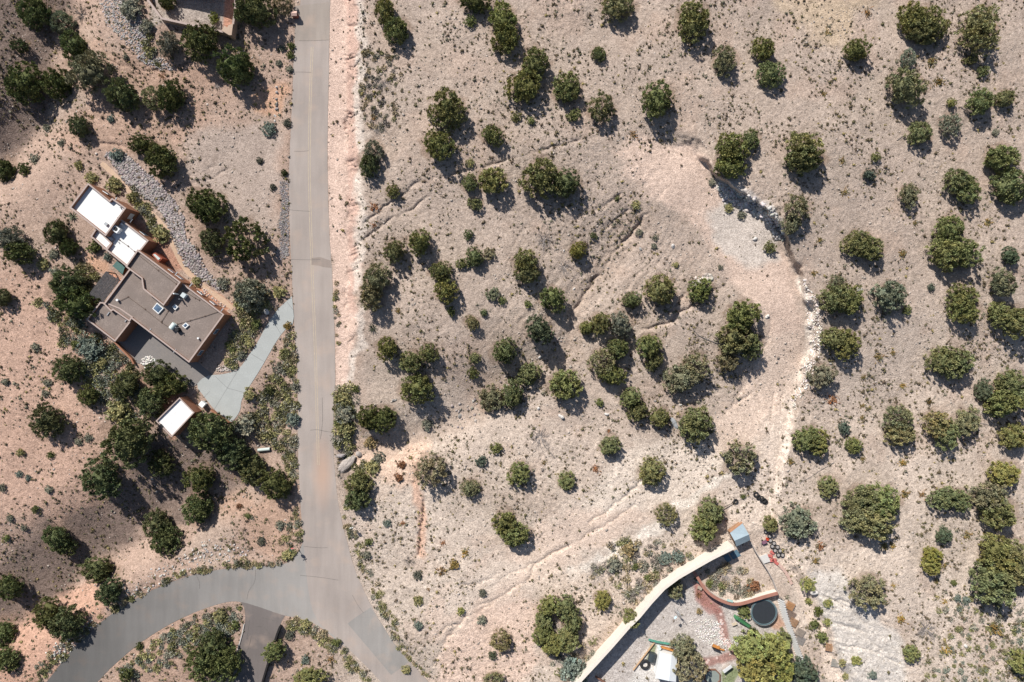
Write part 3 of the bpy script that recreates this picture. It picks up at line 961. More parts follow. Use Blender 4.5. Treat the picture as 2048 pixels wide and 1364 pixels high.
def mesh_np(name, verts, quads=None, tris=None):
    me = bpy.data.meshes.new(name)
    verts = np.asarray(verts, np.float32)
    me.vertices.add(len(verts)); me.vertices.foreach_set('co', verts.ravel())
    loops = []; starts = []; totals = []; n = 0
    if quads is not None and len(quads):
        q = np.asarray(quads, np.int32); loops.append(q.ravel()); starts.append(np.arange(len(q)) * 4); totals.append(np.full(len(q), 4)); n += q.size
    if tris is not None and len(tris):
        q = np.asarray(tris, np.int32); loops.append(q.ravel()); starts.append(n + np.arange(len(q)) * 3); totals.append(np.full(len(q), 3)); n += q.size
    lo = np.concatenate(loops).astype(np.int32); st = np.concatenate(starts).astype(np.int32); to = np.concatenate(totals).astype(np.int32)
    me.loops.add(len(lo)); me.loops.foreach_set('vertex_index', lo)
    me.polygons.add(len(st)); me.polygons.foreach_set('loop_start', st); me.polygons.foreach_set('loop_total', to)
    me.update(calc_edges=True)
    return me


# ------------------------------------------------------------------ materials
MATS = {}


def new_mat(name):
    m = bpy.data.materials.new(name); m.use_nodes = True
    nt = m.node_tree; b = nt.nodes['Principled BSDF']
    return m, nt, b


def mix_rgb(nt, a, b, fac, mode='MIX'):
    n = nt.nodes.new('ShaderNodeMix'); n.data_type = 'RGBA'; n.blend_type = mode
    for sock, v in ((n.inputs[0], fac), (n.inputs[6], a), (n.inputs[7], b)):
        if hasattr(v, 'links'):
            nt.links.new(v, sock)
        elif isinstance(v, (int, float)):
            sock.default_value = v
        else:
            sock.default_value = (*v, 1)
    return n.outputs[2]


def noise_fac(nt, scale, detail=3, lo=0.35, hi=0.65, stretch=None, kind='noise'):
    tc = nt.nodes.new('ShaderNodeNewGeometry').outputs['Position'] if stretch is None else None
    if stretch is not None:
        g = nt.nodes.new('ShaderNodeNewGeometry'); mp = nt.nodes.new('ShaderNodeMapping')
        mp.inputs['Scale'].default_value = stretch[0]; mp.inputs['Rotation'].default_value = (0, 0, stretch[1])
        mp.vector_type = 'TEXTURE' if False else 'POINT'
        nt.links.new(g.outputs['Position'], mp.inputs[0]); tc = mp.outputs[0]
    if kind == 'noise':
        n = nt.nodes.new('ShaderNodeTexNoise'); n.inputs['Scale'].default_value = scale; n.inputs['Detail'].default_value = detail
        out = n.outputs[0]
    else:
        n = nt.nodes.new('ShaderNodeTexVoronoi'); n.inputs['Scale'].default_value = scale
        out = n.outputs['Distance']
    nt.links.new(tc, n.inputs['Vector'])
    r = nt.nodes.new('ShaderNodeMapRange'); r.inputs[1].default_value = lo; r.inputs[2].default_value = hi
    nt.links.new(out, r.inputs[0])
    return r.outputs[0]


def mat(name, col, rough=0.85, var=0.18, scale=2.5, metal=0.0, spec=0.25, bump=0.0):
    """a surface of one colour with uneven tone at two sizes"""
    if name in MATS:
        return MATS[name]
    m, nt, b = new_mat(name)
    c = np.array(col, float)
    f1 = noise_fac(nt, scale, 4); f2 = noise_fac(nt, scale * 9, 2)
    o = mix_rgb(nt, tuple(np.clip(c * (1 - var), 0, 1)), tuple(np.clip(c * (1 + var), 0, 1)), f1)
    o = mix_rgb(nt, o, tuple(np.clip(c * (1 - var * 1.3), 0, 1)), f2) if var > 0 else o
    nt.links.new(o, b.inputs['Base Color'])
    b.inputs['Roughness'].default_value = rough; b.inputs['Metallic'].default_value = metal
    b.inputs['Specular IOR Level'].default_value = spec
    if bump:
        bp = nt.nodes.new('ShaderNodeBump'); bp.inputs['Strength'].default_value = bump; bp.inputs['Distance'].default_value = .05
        nt.links.new(f2, bp.inputs['Height']); nt.links.new(bp.outputs[0], b.inputs['Normal'])
    MATS[name] = m
    return m


def ground_mat():
    m, nt, b = new_mat('dry_soil')
    at = nt.nodes.new('ShaderNodeAttribute'); at.attribute_name = 'Col'
    f1 = noise_fac(nt, 1.6, 4, .3, .7); f2 = noise_fac(nt, 4.6, 3, .36, .64)
    v = noise_fac(nt, 5.0, 0, 0.05, 0.28, kind='vor')
    o = mix_rgb(nt, at.outputs['Color'], (0.80, 0.78, 0.77), 0.0)
    a = mix_rgb(nt, (0.86, 0.85, 0.84), (1.10, 1.10, 1.10), f1)
    o = mix_rgb(nt, at.outputs['Color'], a, 1.0, 'MULTIPLY')
    a2 = mix_rgb(nt, (0.78, 0.76, 0.75), (1.17, 1.17, 1.17), f2)
    o = mix_rgb(nt, o, a2, 1.0, 'MULTIPLY')
    nt.links.new(o, b.inputs['Base Color'])
    b.inputs['Roughness'].default_value = 0.95; b.inputs['Specular IOR Level'].default_value = 0.1
    bp = nt.nodes.new('ShaderNodeBump'); bp.inputs['Strength'].default_value = 0.4; bp.inputs['Distance'].default_value = 0.12
    nt.links.new(f2, bp.inputs['Height'])
    bp2 = nt.nodes.new('ShaderNodeBump'); bp2.inputs['Strength'].default_value = 0.18; bp2.inputs['Distance'].default_value = 0.10
    nt.links.new(v, bp2.inputs['Height']); nt.links.new(bp.outputs[0], bp2.inputs['Normal'])
    nt.links.new(bp2.outputs[0], b.inputs['Normal'])
    return m


def attr_mat(name, rough=0.85, spec=0.15, obj_color=False, attr='Col', transl=0.0):
    """colour from a per-face attribute, optionally times the object's own colour"""
    m, nt, b = new_mat(name)
    at = nt.nodes.new('ShaderNodeAttribute'); at.attribute_name = attr
    o = at.outputs['Color']
    if obj_color:
        oi = nt.nodes.new('ShaderNodeObjectInfo')
        o = mix_rgb(nt, oi.outputs['Color'], o, 1.0, 'MULTIPLY')
    nt.links.new(o, b.inputs['Base Color'])
    b.inputs['Roughness'].default_value = rough; b.inputs['Specular IOR Level'].default_value = spec
    if transl:
        tr = nt.nodes.new('ShaderNodeBsdfTranslucent'); nt.links.new(o, tr.inputs[0])
        mx = nt.nodes.new('ShaderNodeMixShader'); mx.inputs[0].default_value = transl
        out = nt.nodes['Material Output']
        nt.links.new(b.outputs[0], mx.inputs[1]); nt.links.new(tr.outputs[0], mx.inputs[2]); nt.links.new(mx.outputs[0], out.inputs[0])
    MATS[name] = m
    return m


# ------------------------------------------------------------------ objects
def tag(o, label=None, cat=None, group=None, kind=None):
    if label: o['label'] = label
    if cat: o['category'] = cat
    if group: o['group'] = group
    if kind: o['kind'] = kind
    return o


def empty(name, loc, label, cat, group=None):
    o = bpy.data.objects.new(name, None); C.objects.link(o)
    o.location = loc; o.empty_display_size = 0.3
    return tag(o, label, cat, group)


def put(name, me, parent=None, loc=(0, 0, 0), m=None):
    o = bpy.data.objects.new(name, me); C.objects.link(o)
    if m and not me.materials: me.materials.append(m)
    o.location = loc
    if parent: o.parent = parent
    return o


class MB:
    """collects shapes in world metres and links them as ONE mesh"""
    def __init__(s):
        s.v = []; s.f = []

    def add(s, vs, fs):
        n = len(s.v); s.v += [tuple(v) for v in vs]; s.f += [[i + n for i in f] for f in fs]; return s

    def box(s, c, size, rz=0.0, tilt=(0, 0)):
        e = Euler((tilt[0], tilt[1], rz)).to_matrix(); c = Vector(c); hx, hy, hz = [q / 2 for q in size]
        vs = [c + e @ Vector((sx * hx, sy * hy, sz * hz)) for sx in (-1, 1) for sy in (-1, 1) for sz in (-1, 1)]
        return s.add(vs, [(0, 1, 3, 2), (4, 6, 7, 5), (0, 4, 5, 1), (2, 3, 7, 6), (0, 2, 6, 4), (1, 5, 7, 3)])

    def beam(s, a, b, w, h):
        a, b = Vector(a), Vector(b); d = (b - a)
        if d.length < 1e-6: return s
        d.normalize(); up = Vector((0, 0, 1)) if abs(d.z) < .95 else Vector((1, 0, 0))
        x = d.cross(up).normalized(); y = x.cross(d).normalized()
        vs = [p + x * (w / 2) * i + y * (h / 2) * j for p in (a, b) for i in (-1, 1) for j in (-1, 1)]
        return s.add(vs, [(0, 1, 3, 2), (4, 6, 7, 5), (0, 4, 5, 1), (2, 3, 7, 6), (0, 2, 6, 4), (1, 5, 7, 3)])

    def cyl(s, a, b, r0, r1=None, n=12, caps=True):
        r1 = r0 if r1 is None else r1
        a, b = Vector(a), Vector(b); d = (b - a).normalized(); up = Vector((0, 0, 1)) if abs(d.z) < .95 else Vector((1, 0, 0))
        x = d.cross(up).normalized(); y = x.cross(d).normalized()
        vs = [a + (x * math.cos(k * 2 * math.pi / n) + y * math.sin(k * 2 * math.pi / n)) * r0 for k in range(n)]
        vs += [b + (x * math.cos(k * 2 * math.pi / n) + y * math.sin(k * 2 * math.pi / n)) * r1 for k in range(n)]
        fs = [(k, (k + 1) % n, n + (k + 1) % n, n + k) for k in range(n)]
        if caps: fs += [tuple(range(n))[::-1], tuple(range(n, 2 * n))]
        return s.add(vs, fs)

    def torus(s, c, R0, r, n=24, k=8, axis=None, flat_=1.0):
        c = Vector(c); q = Vector((0, 0, 1)).rotation_difference(Vector(axis)).to_matrix() if axis is not None else None
        vs = []
        for i in range(n):
            a = 2 * math.pi * i / n
            for j in range(k):
                b = 2 * math.pi * j / k
                p = Vector(((R0 + r * math.cos(b)) * math.cos(a), (R0 + r * math.cos(b)) * math.sin(a), r * flat_ * math.sin(b)))
                vs.append(c + (q @ p if q else p))
        return s.add(vs, [(i * k + j, ((i + 1) % n) * k + j, ((i + 1) % n) * k + (j + 1) % k, i * k + (j + 1) % k) for i in range(n) for j in range(k)])

    def prism(s, pts, z0, z1, top=True, bot=False):
        n = len(pts)
        vs = [(p[0], p[1], z0) for p in pts] + [(p[0], p[1], z1) for p in pts]
        fs = [(k, (k + 1) % n, n + (k + 1) % n, n + k) for k in range(n)]
        if top: fs.append(tuple(range(n, 2 * n)))
        if bot: fs.append(tuple(range(n))[::-1])
        return s.add(vs, fs)

    def ring(s, outer_, inner_, z0, z1):
        """a kerb-like band between two outlines"""
        n = len(outer_)
        vs = [(p[0], p[1], z) for z in (z0, z1) for p in outer_] + [(p[0], p[1], z) for z in (z0, z1) for p in inner_]
        fs = []
        for k in range(n):
            j = (k + 1) % n
            fs += [(k, j, n + j, n + k), (n + k, n + j, 3 * n + j, 3 * n + k), (3 * n + k, 3 * n + j, 2 * n + j, 2 * n + k), (2 * n + k, 2 * n + j, j, k)]
        return s.add(vs, fs)

    def build(s, name, m, parent=None, smooth_=False, origin=None):
        o0 = Vector(parent.location) if parent is not None and parent.type == 'EMPTY' else (Vector(origin) if origin is not None else Vector((0, 0, 0)))
        if parent is not None and parent.type != 'EMPTY':
            o0 = Vector(parent['org'])
        me = bpy.data.meshes.new(name)
        me.from_pydata([(v[0] - o0.x, v[1] - o0.y, v[2] - o0.z) for v in s.v], [], s.f)
        me.update()
        if smooth_: me.shade_smooth()
        me.materials.append(m)
        o = bpy.data.objects.new(name, me); C.objects.link(o)
        if parent is not None: o.parent = parent
        elif origin is not None: o.location = origin
        o['org'] = tuple(o0)
        return o


def xy_poly(pts, z):
    p = [XY(a, b, z) for a, b in pts]
    ar = sum(p[i][0] * p[(i + 1) % len(p)][1] - p[(i + 1) % len(p)][0] * p[i][1] for i in range(len(p)))
    return p if ar > 0 else p[::-1]


def inset(pts, t):
    n = len(pts); out = []
    for i in range(n):
        a, b, c = Vector(pts[i - 1]), Vector(pts[i]), Vector(pts[(i + 1) % n])
        d1 = (b - a).normalized(); d2 = (c - b).normalized()
        n1 = Vector((-d1.y, d1.x)); n2 = Vector((-d2.y, d2.x))
        m_ = n1 + n2
        k = t / max(0.35, (1 + n1.dot(n2)))
        out.append((b.x + m_.x * k, b.y + m_.y * k))
    return out

# ------------------------------------------------------------------ ground sheet
kk = S * (H - Z) / H
gv = np.stack([(PX - 1024) * kk, (682 - PY) * kk, Z], -1).reshape(-1, 3)
ny, nx = PX.shape
idx = np.arange(ny * nx, dtype=np.int32).reshape(ny, nx)
quads = np.stack([idx[:-1, :-1], idx[1:, :-1], idx[1:, 1:], idx[:-1, 1:]], -1).reshape(-1, 4)
gme = mesh_np('ground', gv, quads)
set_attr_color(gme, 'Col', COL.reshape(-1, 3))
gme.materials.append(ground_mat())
ground = put('ground', gme)
tag(ground, kind='structure')


# ------------------------------------------------------------------ roads, drives, courts: sheets a few mm apart
def resample(pts, n):
    p = np.asarray(pts, float); seg = np.hypot(*np.diff(p, axis=0).T); t_ = np.concatenate([[0], np.cumsum(seg)]); u = np.linspace(0, t_[-1], n)
    return np.stack([np.interp(u, t_, p[:, 0]), np.interp(u, t_, p[:, 1])], 1)


def chaikin(pts, it=2):
    p = [np.array(q, float) for q in pts]
    for _ in range(it):
        q = [p[0]]
        for a, b in zip(p[:-1], p[1:]):
            q += [a * .75 + b * .25, a * .25 + b * .75]
        q.append(p[-1]); p = q
    return p


def strip(name, left, right, dz, m, n=160, k=10, ragged=0.0, drape=False, smooth_it=2, kind='structure'):
    L_ = resample(chaikin(left, smooth_it), n); R_ = resample(chaikin(right, smooth_it), n)
    if ragged:
        L_[:, 0] += [ragged * random.uniform(-1, 1) for _ in range(n)]; R_[:, 0] += [ragged * random.uniform(-1, 1) for _ in range(n)]
    vs = []; fs = []
    for i in range(n):
        for j in range(k + 1):
            q = L_[i] * (1 - j / k) + R_[i] * (j / k)
            z = float(zg(*q)) if drape else 0.0
            x, y = XY(q[0], q[1], z); vs.append((x, y, z + dz))
    for i in range(n - 1):
        for j in range(k):
            a = i * (k + 1) + j; fs.append((a, a + k + 1, a + k + 2, a + 1))
    me = bpy.data.meshes.new(name); me.from_pydata(vs, [], fs); me.update()
    o = put(name, me, m=m)
    if kind: tag(o, kind=kind)
    return o


def asphalt(name, c, crack=0.35):
    m, nt, b = new_mat(name)
    c = np.array(c, float)
    f0 = noise_fac(nt, 0.10, 3, .35, .65); f1 = noise_fac(nt, 1.0, 4, .3, .7, stretch=((1.0, 0.12, 1), 0)); f2 = noise_fac(nt, 14, 2)
    o = mix_rgb(nt, tuple(c * .90), tuple(c * 1.07), f0)
    o = mix_rgb(nt, o, mix_rgb(nt, o, (0.87, 0.87, 0.87), 1.0, 'MULTIPLY'), f1)
    o = mix_rgb(nt, o, mix_rgb(nt, o, (0.90, 0.90, 0.90), 1.0, 'MULTIPLY'), f2)
    # dust drifting in from the verge
    f3 = noise_fac(nt, 0.35, 4, .52, .75)
    o = mix_rgb(nt, o, tuple(alb(208, 182, 163)), mix_fac(nt, f3, 0.35))
    # red dust washed onto the lane
    g = nt.nodes.new('ShaderNodeNewGeometry'); mp = nt.nodes.new('ShaderNodeMapping'); X0, Y0_ = XY(645, 945)
    mp.inputs['Location'].default_value = (-X0 / 2.2, -Y0_ / 7.5, 0); mp.inputs['Scale'].default_value = (1 / 2.2, 1 / 7.5, 1)
    nt.links.new(g.outputs['Position'], mp.inputs[0]); ln = nt.nodes.new('ShaderNodeVectorMath'); ln.operation = 'LENGTH'; nt.links.new(mp.outputs[0], ln.inputs[0])
    rr = nt.nodes.new('ShaderNodeMapRange'); rr.inputs[1].default_value = 1.0; rr.inputs[2].default_value = 0.2; rr.inputs[4].default_value = .7; nt.links.new(ln.outputs['Value'], rr.inputs[0])
    o = mix_rgb(nt, o, tuple(alb(206, 172, 150)), rr.outputs[0])
    nt.links.new(o, b.inputs['Base Color']); b.inputs['Roughness'].default_value = .92; b.inputs['Specular IOR Level'].default_value = .15
    bp = nt.nodes.new('ShaderNodeBump'); bp.inputs['Strength'].default_value = .25; bp.inputs['Distance'].default_value = .02
    nt.links.new(f2, bp.inputs['Height']); nt.links.new(bp.outputs[0], b.inputs['Normal'])
    return m


def mix_fac(nt, sock, k):
    n = nt.nodes.new('ShaderNodeMath'); n.operation = 'MULTIPLY'; n.inputs[1].default_value = k
    nt.links.new(sock, n.inputs[0]); return n.outputs[0]


m_road = asphalt('worn_asphalt', alb(193, 180, 171))
m_curve = asphalt('grey_asphalt', alb(164, 156, 151))
m_drive = asphalt('brown_asphalt', alb(139, 130, 126))
m_patch = asphalt('patch_asphalt', alb(176, 170, 164))
strip('road', ROAD_L, ROAD_R, 0.020, m_road, n=300, k=10, ragged=.5)


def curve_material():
    """greyer asphalt with lens falloff painted in as darkening towards the bottom left, the junction's pale one where it meets the main road"""
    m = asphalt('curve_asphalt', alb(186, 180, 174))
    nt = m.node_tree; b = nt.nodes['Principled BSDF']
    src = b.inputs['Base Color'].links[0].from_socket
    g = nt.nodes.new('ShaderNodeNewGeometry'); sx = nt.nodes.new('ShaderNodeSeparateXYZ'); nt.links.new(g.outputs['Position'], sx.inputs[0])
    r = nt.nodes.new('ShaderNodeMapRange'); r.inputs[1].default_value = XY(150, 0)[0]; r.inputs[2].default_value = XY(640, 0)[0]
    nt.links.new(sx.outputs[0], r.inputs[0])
    o = mix_rgb(nt, mix_rgb(nt, src, (0.36, 0.37, 0.38), 1.0, 'MULTIPLY'), src, r.outputs[0])  # lens falloff multiplied into the asphalt colour towards the left
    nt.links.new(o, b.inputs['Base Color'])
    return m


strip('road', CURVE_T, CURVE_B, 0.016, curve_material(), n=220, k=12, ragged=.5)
strip('driveway', DRIVE_L, DRIVE_R, 0.012, m_drive, n=60, k=8, ragged=.4)


def flat_sheet(name, px, z, m, kind='structure'):
    mb = MB(); p = xy_poly(px, z); mb.add([(a, b, z) for a, b in p], [tuple(range(len(p)))])
    o = mb.build(name, m)
    if kind: tag(o, kind=kind)
    return o


flat_sheet('road_patch', [(695, 1247), (712, 1234), (741, 1215), (757, 1238), (786, 1284), (817, 1324), (800, 1337), (782, 1350), (740, 1300)], 0.026, m_patch)
flat_sheet('road_patch', [(623, 516), (640, 514), (661, 521), (663, 536), (646, 534), (636, 531), (623, 530)], 0.026, asphalt('dark_patch', alb(172, 158, 148)))
flat_sheet('road_patch', [(590, 12), (659, 4), (658, 80), (624, 82), (589, 81)], 0.024, asphalt('upper_patch', alb(188, 175, 164)))
# faded double yellow line
m_line = mat('faded_yellow_paint', alb(211, 193, 170), var=.14, scale=1.2)
for off in (-1.9, 1.9):
    cl = [(624.5, 94), (620.5, 190), (618.5, 300), (618.5, 360), (622, 470), (625, 560), (628.5, 640), (632, 740), (634, 830), (637, 930)]
    a = [(x + off - .66, y) for x, y in cl]; b_ = [(x + off + .66, y) for x, y in cl]
    strip('road_marking', a, b_, 0.024, m_line, n=90, k=1)
# sealed and open cracks in the asphalt
m_crack = mat('crack_filler', (0.16, 0.145, 0.132), var=.3)
for pts in ([(580, 419), (592, 421), (606, 422), (619, 422)], [(582, 519), (600, 520), (622, 520), (640, 519)], [(607, 1092), (622, 1095), (640, 1096), (655, 1095)],
            [(598, 81), (622, 82), (657, 80)], [(644, 795), (645, 830), (644, 860), (640, 878)], [(620, 861), (636, 859), (650, 863), (664, 864)], [(589, 302), (604, 303), (617, 302)],
            [(590, 145), (606, 144), (622, 145)], [(511, 1140), (510, 1165), (497, 1180), (494, 1198)], [(393, 1150), (399, 1165), (400, 1178)], [(290, 1184), (298, 1194)],
            [(704, 1190), (716, 1212), (726, 1225)], [(600, 1150), (640, 1154), (676, 1160)], [(514, 1252), (526, 1254), (534, 1260), (540, 1268)], [(500, 1240), (497, 1262), (494, 1278)], [(503, 1272), (498, 1290), (492, 1306)],
            [(520, 1234), (536, 1239), (556, 1243)]):
    rr = chaikin([(x + random.uniform(-1, 1), y + random.uniform(-.8, .8)) for x, y in pts], 1)
    dx, dy = pts[-1][0] - pts[0][0], pts[-1][1] - pts[0][1]
    nx_, ny_ = (0, .32) if abs(dx) > abs(dy) else (.32, 0)
    strip('road_crack', [(x - nx_, y - ny_) for x, y in rr], [(x + nx_, y + ny_) for x, y in rr], 0.028, m_crack, n=14, k=1, smooth_it=0)

# concrete driveway with its joints, paver court
m_conc = mat('pale_concrete', alb(190, 192, 188), var=.06, scale=.6, bump=.1)
flat_sheet('driveway', chaikin([(a, b) for a, b in CONC], 1), 0.030, m_conc)
m_joint = mat('concrete_joint', alb(148, 148, 146), var=.05)
for a, b in (((428, 820), (474, 744)), ((470, 742), (480, 736)), ((409, 794), (420, 782)), ((455, 776), (492, 786)), ((430, 752), (455, 776)), ((503, 708), (530, 724)), ((545, 640), (562, 668)), ((574, 604), (588, 622))):
    nx_, ny_ = np.array([-(b[1] - a[1]), b[0] - a[0]]) / math.hypot(b[0] - a[0], b[1] - a[1]) * .35
    strip('joint_line', [(a[0] - nx_, a[1] - ny_), (b[0] - nx_, b[1] - ny_)], [(a[0] + nx_, a[1] + ny_), (b[0] + nx_, b[1] + ny_)], 0.034, m_joint, n=3, k=1, smooth_it=0)


def paver_mat():
    m, nt, b = new_mat('brick_pavers')
    g = nt.nodes.new('ShaderNodeNewGeometry'); mp = nt.nodes.new('ShaderNodeMapping'); mp.inputs['Rotation'].default_value = (0, 0, R(33))
    nt.links.new(g.outputs['Position'], mp.inputs[0])
    br = nt.nodes.new('ShaderNodeTexBrick'); br.inputs['Scale'].default_value = 1.6
    br.inputs['Color1'].default_value = (*alb(148, 141, 137), 1); br.inputs['Color2'].default_value = (*alb(138, 133, 131), 1); br.inputs['Mortar'].default_value = (*alb(126, 119, 114), 1)
    br.inputs['Mortar Size'].default_value = .018
    nt.links.new(mp.outputs[0], br.inputs['Vector'])
    f1 = noise_fac(nt, .5, 4)
    o = mix_rgb(nt, br.outputs['Color'], mix_rgb(nt, br.outputs['Color'], (1.06, 1.04, 1.02), 1.0, 'MULTIPLY'), f1)
    nt.links.new(o, b.inputs['Base Color']); b.inputs['Roughness'].default_value = .9
    return m


flat_sheet('paved_court', PAVE, 0.034, paver_mat())
# sandy footpath behind the house
FP = [(203, 326), (212, 334), (232, 352), (248, 370), (262, 386), (282, 404), (300, 422), (318, 440), (330, 456), (340, 474), (346, 494), (360, 522), (376, 544), (396, 562), (414, 578), (434, 592), (450, 604), (466, 618)]
fa = []; fb = []
for i, (x, y) in enumerate(FP):
    x0, y0 = FP[max(0, i - 1)]; x1, y1 = FP[min(len(FP) - 1, i + 1)]
    l_ = math.hypot(x1 - x0, y1 - y0); nx_, ny_ = -(y1 - y0) / l_, (x1 - x0) / l_; w = 4.6 + 1.2 * math.sin(i * 1.7)
    fa.append((x + nx_ * w, y + ny_ * w)); fb.append((x - nx_ * w, y - ny_ * w))
strip('path', fa, fb, 0.05, mat('sandy_path', alb(222, 190, 162), var=.10, scale=1.5, bump=.3), n=90, k=4, drape=True, ragged=.7)

# ------------------------------------------------------------------ crowns
def unit(v):
    return v / (np.linalg.norm(v, axis=-1, keepdims=True) + 1e-9)


def crown_mesh(name, seed, nclump=80, leaves=26, leaf=0.085, core=True, gap=0.0, up=0.35, cr=0.17):
    g = np.random.default_rng(seed)
    # uneven outline: a few bulges
    nb = g.integers(7, 11); bd = unit(g.normal(size=(nb, 3)) * [1, 1, .5]); bs = g.uniform(-.34, .34, nb)
    i = np.arange(nclump) + .5
    zz = 1 - 1.5 * i / nclump; th = i * 2.39996 + g.uniform(0, 6)
    rr = np.sqrt(np.clip(1 - zz * zz, 0, 1))
    d = np.stack([rr * np.cos(th), rr * np.sin(th), zz], -1) + g.normal(size=(nclump, 3)) * .16
    d = unit(d)
    if gap:
        keep = g.random(nclump) > gap; d = d[keep]
    R_ = np.clip(0.84 + (np.clip(d @ bd.T, 0, 1) ** 4 * bs).sum(1) + g.normal(size=len(d)) * .09, .5, 1.3)
    inner_ = g.random(len(d)) < .22
    R_ = np.where(inner_, R_ * g.uniform(.55, .85, len(d)), R_)
    cen = d * R_[:, None] * [1, 1, .56] + [0, 0, .44]
    crr = cr * g.uniform(.65, 1.35, len(d))
    tone = g.uniform(.72, 1.25, len(d)); hue = g.uniform(-.08, .10, len(d))
    V = []; Cc = []
    n = leaves
    for k in range(len(d)):
        o = unit(g.normal(size=(n, 3)) + d[k] * .9 + [0, 0, .35])
        p = cen[k] + o * crr[k] * (g.random((n, 1)) ** .5) * [1, 1, .75]
        dr = unit(o * .8 + [0, 0, up] + g.normal(size=(n, 3)) * .55)
        sd = unit(np.cross(dr, g.normal(size=(n, 3))))
        L_ = leaf * g.uniform(.7, 1.4, (n, 1)); W_ = L_ * g.uniform(.38, .6, (n, 1))
        q = np.stack([p - dr * L_ * .5, p + sd * W_, p + dr * L_ * .75, p - sd * W_], 1)
        V.append(q.reshape(-1, 3))
        c = tone[k] * g.uniform(.8, 1.2, (n, 1)) * np.array([1 + hue[k], 1.0, 1 - hue[k] * .6])
        Cc.append(np.repeat(c, 4, 0))
    V = np.concatenate(V); Cc = np.concatenate(Cc)
    q93 = np.percentile(np.hypot(V[:, 0], V[:, 1]), 95); zt = np.percentile(V[:, 2], 99.5)
    V[:, :2] /= q93; V[:, 2] /= zt
    V[:, 2] = np.maximum(V[:, 2], 0.0)
    F = np.arange(len(V)).reshape(-1, 4)
    T = None
    if core:
        m_, k_ = 7, 12; cv = []
        for a in range(m_ + 1):
            ph = math.pi * a / m_
            for b in range(k_):
                tt = 2 * math.pi * b / k_
                dd = np.array([math.sin(ph) * math.cos(tt), math.sin(ph) * math.sin(tt), math.cos(ph)])
                r = (0.52 + .6 * (np.clip(bd @ dd, 0, 1) ** 4 * bs).sum() + g.normal() * .04)
                cv.append(dd * r * [1, 1, .52] + [0, 0, .36])
        n0 = len(V); cv = np.array(cv); cv[:, 2] = np.maximum(cv[:, 2], .04); V = np.concatenate([V, cv]); Cc = np.concatenate([Cc, np.ones_like(cv) * .62])  # core foliage coloured darker for the shade inside the crown
        F2 = [[n0 + a * k_ + b, n0 + (a + 1) * k_ + b, n0 + (a + 1) * k_ + (b + 1) % k_, n0 + a * k_ + (b + 1) % k_] for a in range(m_) for b in range(k_)]
        F = np.concatenate([F, np.array(F2)])
    me = mesh_np(name, V, F)
    set_attr_color(me, 'Col', Cc)
    me.materials.append(MATS['foliage'])
    return me


attr_mat('foliage', .8, .12, obj_color=True, transl=.12)
attr_mat('bark_twigs', .9, .1, obj_color=True)
DENSE = [crown_mesh('crown', 100 + i, 130, 44, .062, cr=.15) for i in range(9)]
LOOSE = [crown_mesh('crown', 200 + i, 120, 38, .066, core=(i % 2 == 0), gap=.10, up=.45, cr=.165) for i in range(7)]
SMALL = [crown_mesh('crown', 300 + i, 52, 26, .105, cr=.19) for i in range(6)]
FEATH = [crown_mesh('crown', 400 + i, 70, 26, .12, core=False, up=.9, cr=.18) for i in range(4)]


def twig_mesh(name, seed, nst=26, r=.02, spread=1.0, up=.6, curve=True):
    g = np.random.default_rng(seed); mb = MB()
    for k in range(nst):
        th = g.uniform(0, 6.283); p = Vector((0, 0, 0)); d = Vector((math.cos(th) * spread, math.sin(th) * spread, g.uniform(.25, 1.0) * up)).normalized()
        ln = g.uniform(.55, 1.0); rr = r * g.uniform(.7, 1.2)
        for s in range(3):
            q = p + d * ln / 3; mb.cyl(p, q, rr, rr * .65, 4, False)
            for _ in range(2):
                e = (d + Vector(g.normal(size=3)) * .6).normalized(); e.z = abs(e.z) * .7
                mb.cyl(q, q + e * ln * .28, rr * .55, rr * .25, 3, False)
            p = q; rr *= .65; d = (d + Vector(g.normal(size=3)) * .25).normalized()
            d.z = abs(d.z)
    me = bpy.data.meshes.new(name)
    me.from_pydata([(v[0], v[1], max(0, v[2])) for v in mb.v], [], mb.f); me.update()
    c = np.repeat(g.uniform(.75, 1.25, (len(mb.v) // 6 + 1, 1)), 6, 0)[:len(mb.v)] * np.ones((1, 3))
    set_attr_color(me, 'Col', c); me.materials.append(MATS['bark_twigs'])
    return me


TWIG = [twig_mesh('twigs', 500 + i, 34, .022) for i in range(4)]


def trunk_mesh(seed):
    g = np.random.default_rng(seed); mb = MB()
    mb.cyl((0, 0, -.12), (.02, .01, .25), .085, .06, 8); top = Vector((.02, .01, .25))
    for k in range(6):
        a = k * 1.05 + g.uniform(-.3, .3); q = top + Vector((math.cos(a) * g.uniform(.3, .5), math.sin(a) * g.uniform(.3, .5), g.uniform(.15, .45)))
        mb.cyl(top - Vector((0, 0, g.uniform(0, .1))), q, .04, .022, 5, False)
        mb.cyl(q, q + Vector((math.cos(a + .5) * .25, math.sin(a + .5) * .25, .15)), .022, .01, 4, False)
    me = bpy.data.meshes.new('trunk'); me.from_pydata([tuple(v) for v in mb.v], [], mb.f); me.update()
    me.materials.append(mat('juniper_bark', (0.16, 0.125, 0.10), var=.25, scale=6))
    return me


TRUNK = [trunk_mesh(600 + i) for i in range(4)]

